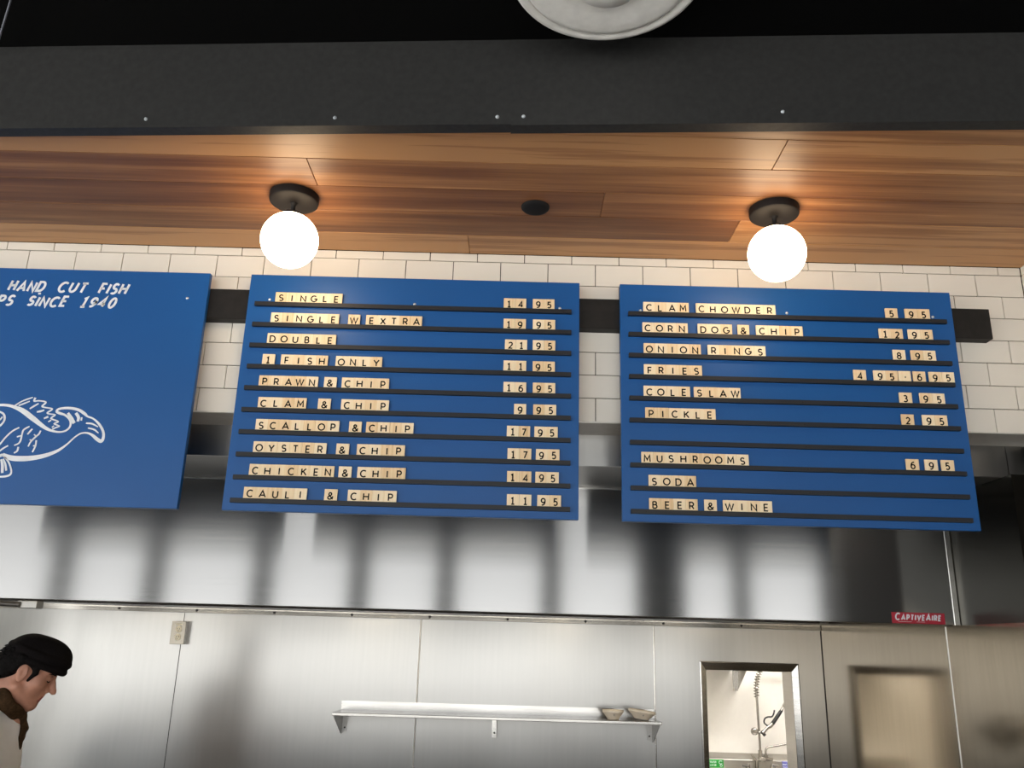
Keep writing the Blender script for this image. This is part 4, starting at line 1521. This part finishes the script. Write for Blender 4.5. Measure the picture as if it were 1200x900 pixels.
# skull and face
body.ell(H(-0.004, 0, 0.045), (0.098, 0.076, 0.082), HR, 0.02)
body.ell(H(0.040, 0, -0.020), (0.050, 0.060, 0.072), HR, 0.02)
body.cone(H(0.055, 0, 0.010), H(0.062, 0, -0.060), 0.036, 0.028, 0.02)
for s_ in (-1, 1):
    body.cone(H(0.006, 0.056 * s_, -0.048), H(0.070, 0.016 * s_, -0.086), 0.017, 0.015, 0.02)
    body.ball(H(0.058, 0.043 * s_, -0.010), 0.024, 0.02)
    body.cone(H(0.083, 0.010 * s_, 0.034), H(0.068, 0.045 * s_, 0.036), 0.011, 0.010, 0.012)
    body.ball(H(0.094, 0.031 * s_, 0.014), 0.014, 0.012, 'sub')
    body.ball(H(0.0765, 0.031 * s_, 0.014), 0.0125, 0.003)
    body.ball(H(0.098, 0.0115 * s_, -0.022), 0.0085, 0.006)
    # ear: rim, lobe and a hollow
    er = np.stack([HF * 0.95 + HU * 0.2, HS, HU * 0.95 - HF * 0.2], 1)
    body.ell(H(-0.004, 0.079 * s_, 0.000), (0.019, 0.0075, 0.032), er, 0.005)
    body.ell(H(0.001, 0.088 * s_, 0.004), (0.0105, 0.0075, 0.018), er, 0.003, 'sub')
body.cone(H(0.089, 0, 0.026), H(0.115, 0, -0.015), 0.0085, 0.0108, 0.008)
body.ball(H(0.1185, 0, -0.0175), 0.0102, 0.006)
body.ball(H(0.077, 0, -0.084), 0.0185, 0.018)
body.cone(H(0.086, -0.010, -0.038), H(0.086, 0.010, -0.038), 0.012, 0.012, 0.01)
body.cone(H(0.0915, -0.015, -0.0465), H(0.0915, 0.015, -0.0465), 0.0068, 0.0068, 0.005)
body.cone(H(0.0885, -0.013, -0.0595), H(0.0885, 0.013, -0.0595), 0.0078, 0.0078, 0.005)
body.cone(H(0.100, -0.024, -0.0530), H(0.100, 0.024, -0.0530), 0.003, 0.003, 0.003, 'sub')
me = body.mesh('person', 2)
# lips as a second material on the same surface
me.materials.append(M['skin'])
me.materials.append(M['lips'])
co = np.array([p.center for p in me.polygons])
rel = (co - EAR) @ HR
lip = (np.abs(rel[:, 1]) < 0.0205) & (rel[:, 2] < -0.0435) & (rel[:, 2] > -0.0645) & (rel[:, 0] > 0.084)
me.polygons.foreach_set('material_index', lip.astype(np.int32))
person = bpy.data.objects.new('person', me)
COL.objects.link(person)
person.location = HEAD
person.rotation_euler = (0, 0, rad(22))
tag(person, 'person in a black cap, brown neckerchief and white shirt looking down at lower left', 'person')


def wear(name, sdf, mat, relax=1):
    m_ = sdf.mesh(name, relax)
    return new_obj(name, m_, mat, person)


# cap: tall soft crown with a rolled band, higher at the front
cap = SDF(EAR + (-0.15, -0.13, -0.05), EAR + (0.19, 0.13, 0.20), 0.0035)
cap.ell(H(-0.004, 0, 0.050), (0.101, 0.0825, 0.086), HR, 0.02)
cap.ell(H(0.050, 0, 0.083), (0.066, 0.065, 0.055), HR, 0.03)
cap.cut(H(0.0, 0, 0.042), -HU * 0.98 + HF * 0.02)
NB = 44
ring = []
for i in range(NB):
    a = 2 * math.pi * i / NB
    ca, sa = math.cos(a), math.sin(a)
    ring.append(H(0.007 + 0.103 * ca, 0.081 * sa, 0.058 + 0.008 * ca))
for i in range(NB):
    p, q = ring[i], ring[(i + 1) % NB]
    cap.cone(p - HU * 0.014, q - HU * 0.014, 0.0105, 0.0105, 0.008)
    cap.cone(p + HU * 0.014, q + HU * 0.014, 0.0100, 0.0100, 0.008)
wear('cap', cap, 'cap', 2)
# hair: back of the head, nape, sideburns
hr = SDF(EAR + (-0.16, -0.12, -0.10), EAR + (0.12, 0.12, 0.13), 0.003)
hr.ell(H(-0.050, 0, 0.022), (0.060, 0.078, 0.066), HR, 0.02)
hr.ell(H(-0.058, 0, -0.020), (0.036, 0.060, 0.042), HR, 0.02)
for s_ in (-1, 1):
    hr.cone(H(0.020, 0.071 * s_, 0.040), H(0.034, 0.0715 * s_, 0.018), 0.013, 0.010, 0.01)
    hr.cone(H(0.034, 0.0715 * s_, 0.018), H(0.026, 0.070 * s_, -0.014), 0.0085, 0.005, 0.006)
    hr.cone(H(0.030, 0.0725 * s_, 0.038), H(-0.034, 0.076 * s_, 0.044), 0.012, 0.014, 0.01)
    hr.cone(H(-0.020, 0.074 * s_, 0.044), H(-0.034, 0.072 * s_, 0.0), 0.014, 0.011, 0.01)
rng = random.Random(3)
for i in range(70):
    l_ = rng.uniform(-0.065, 0.065)
    u_ = rng.uniform(-0.055, 0.075)
    sgn = math.sqrt(max(0.05, 1 - (l_ / 0.08) ** 2 - ((u_ - 0.015) / 0.085) ** 2))
    p = H(-0.050 - 0.058 * sgn, l_, u_)
    q = p + (-HF * 0.010 - HU * 0.010 + np.array([rng.uniform(-.004, .004), rng.uniform(-.006, .006), rng.uniform(-.003, .006)]))
    hr.cone(p, q, 0.006, 0.0022, 0.003)
wear('hair', hr, 'hair', 1)
# brows and lowered lashes
eb = SDF(EAR + (0.0, -0.08, -0.06), EAR + (0.16, 0.08, 0.05), 0.0016)
for s_ in (-1, 1):
    eb.cone(H(0.0935, 0.016 * s_, 0.034), H(0.086, 0.036 * s_, 0.0375), 0.0032, 0.0032, 0.003)
    eb.cone(H(0.086, 0.036 * s_, 0.0375), H(0.074, 0.051 * s_, 0.031), 0.0032, 0.0016, 0.003)
    for q in range(6):
        a0, a1 = q / 6, (q + 1) / 6
        f_ = lambda t_: H(0.0868 + 0.0025 * math.sin(math.pi * t_) - 0.009 * t_, (0.021 + 0.023 * t_) * s_, 0.0085 - 0.002 * math.sin(math.pi * t_))
        eb.cone(f_(a0), f_(a1), 0.0026, 0.0026, 0.001)
wear('eyebrows', eb, 'hair', 0)

# shirt
sh_ = SDF(EAR + (-0.36, -0.34, -0.80), EAR + (0.06, 0.34, -0.06), 0.006)
sh_.ell(B(-0.158, 0, -0.31), (0.132, 0.178, 0.17), None, 0.05)
sh_.ell(B(-0.175, 0, -0.50), (0.128, 0.166, 0.18), None, 0.05)
sh_.ell(B(-0.185, 0, -0.66), (0.130, 0.182, 0.14), None, 0.05)
sh_.cone(B(-0.165, -0.155, -0.185), B(-0.165, 0.155, -0.185), 0.064, 0.064, 0.04)
sh_.cone(B(-0.125, 0, -0.13), B(-0.14, 0, -0.22), 0.074, 0.088, 0.03)
sh_.cone(B(-0.075, 0, -0.185), B(-0.085, 0, -0.30), 0.045, 0.06, 0.03)
for s_, sh0, elb, wr in ARMS:
    e_ = sh0 + (elb - sh0) * 0.50
    sh_.cone(sh0, e_, 0.068, 0.063, 0.03)
sh_.cut(B(-0.19, 0, -0.745), (0, 0, -1))
for s_, sh0, elb, wr in ARMS:
    pass
sh_.cut(B(-0.105, 0, -0.118), (0.62, 0, 0.79))
wear('shirt', sh_, 'shirt', 2)
# trousers and shoes
tr = SDF(EAR + (-0.36, -0.24, ZG + 0.04), EAR + (0.0, 0.24, -0.60), 0.008)
tr.ell(B(-0.19, 0, -0.70), (0.122, 0.172, 0.10), None, 0.04)
for s_ in (-1, 1):
    tr.cone(B(-0.19, 0.085 * s_, -0.72), B(-0.165, 0.10 * s_, -1.02), 0.098, 0.072, 0.03)
    tr.cone(B(-0.165, 0.10 * s_, -1.02), B(-0.20, 0.11 * s_, ZG + 0.10), 0.072, 0.062, 0.02)
tr.cut(B(0, 0, -0.66), (0, 0, 1))
tr.cut(B(0, 0, ZG + 0.075), (0, 0, -1))
wear('trousers', tr, 'trousers', 1)
for s_ in (-1, 1):
    so = SDF(EAR + (-0.30, 0.11 * s_ - 0.07, ZG - 0.02), EAR + (0.02, 0.11 * s_ + 0.08, ZG + 0.13), 0.005)
    so.cone(B(-0.225, 0.11 * s_, ZG + 0.040), B(-0.050, 0.126 * s_, ZG + 0.034), 0.044, 0.038, 0.02)
    so.cone(B(-0.205, 0.11 * s_, ZG + 0.05), B(-0.20, 0.11 * s_, ZG + 0.09), 0.046, 0.046, 0.02)
    so.cut(B(0, 0, ZG + 0.002), (0, 0, -1))
    so.cut(B(0, 0, ZG + 0.105), (0, 0, 1))
    wear('shoe', so, 'shoe', 1)
# neckerchief: rolled band, knot, two hanging tails
sc = SDF(EAR + (-0.22, -0.13, -0.36), EAR + (0.05, 0.13, 0.0), 0.0035)
nd = np.array([-0.77, 0, -0.64])
bc = B(-0.090, 0, -0.098)
e1 = np.array([0.66, 0, -0.75])
N_ = 40
for i in range(N_):
    a0, a1 = 2 * math.pi * i / N_, 2 * math.pi * (i + 1) / N_
    f_ = lambda a: bc + e1 * 0.062 * math.cos(a) + HS * 0.066 * math.sin(a)
    for off, r_ in ((-0.012, 0.011), (0.0, 0.0135), (0.013, 0.0125)):
        wob = 0.003 * math.sin(5 * a0 + off * 300)
        sc.cone(f_(a0) + nd * (off + wob), f_(a1) + nd * (off + wob), r_, r_, 0.006)
kn = B(-0.040, -0.012, -0.148)
sc.ell(kn, (0.017, 0.020, 0.019), None, 0.008)
for pth in ([(0.001, -0.016, -0.160), (0.008, -0.020, -0.185), (0.002, -0.024, -0.215), (-0.003, -0.022, -0.245)],
            [(-0.004, -0.012, -0.160), (-0.006, -0.016, -0.20), (-0.008, -0.022, -0.24), (-0.016, -0.024, -0.275)],
            [(-0.002, -0.02, -0.225), (-0.002, -0.024, -0.262), (-0.006, -0.024, -0.298)]):
    for p, q in zip(pth, pth[1:]):
        sc.cone(B(p[0] - 0.036, p[1], p[2]), B(q[0] - 0.030, q[1], q[2]), 0.0125 if pth[0][2] > -0.2 else 0.008, 0.0115 if q[2] > -0.25 else 0.005, 0.006)
wear('neckerchief', sc, 'scarf', 1)
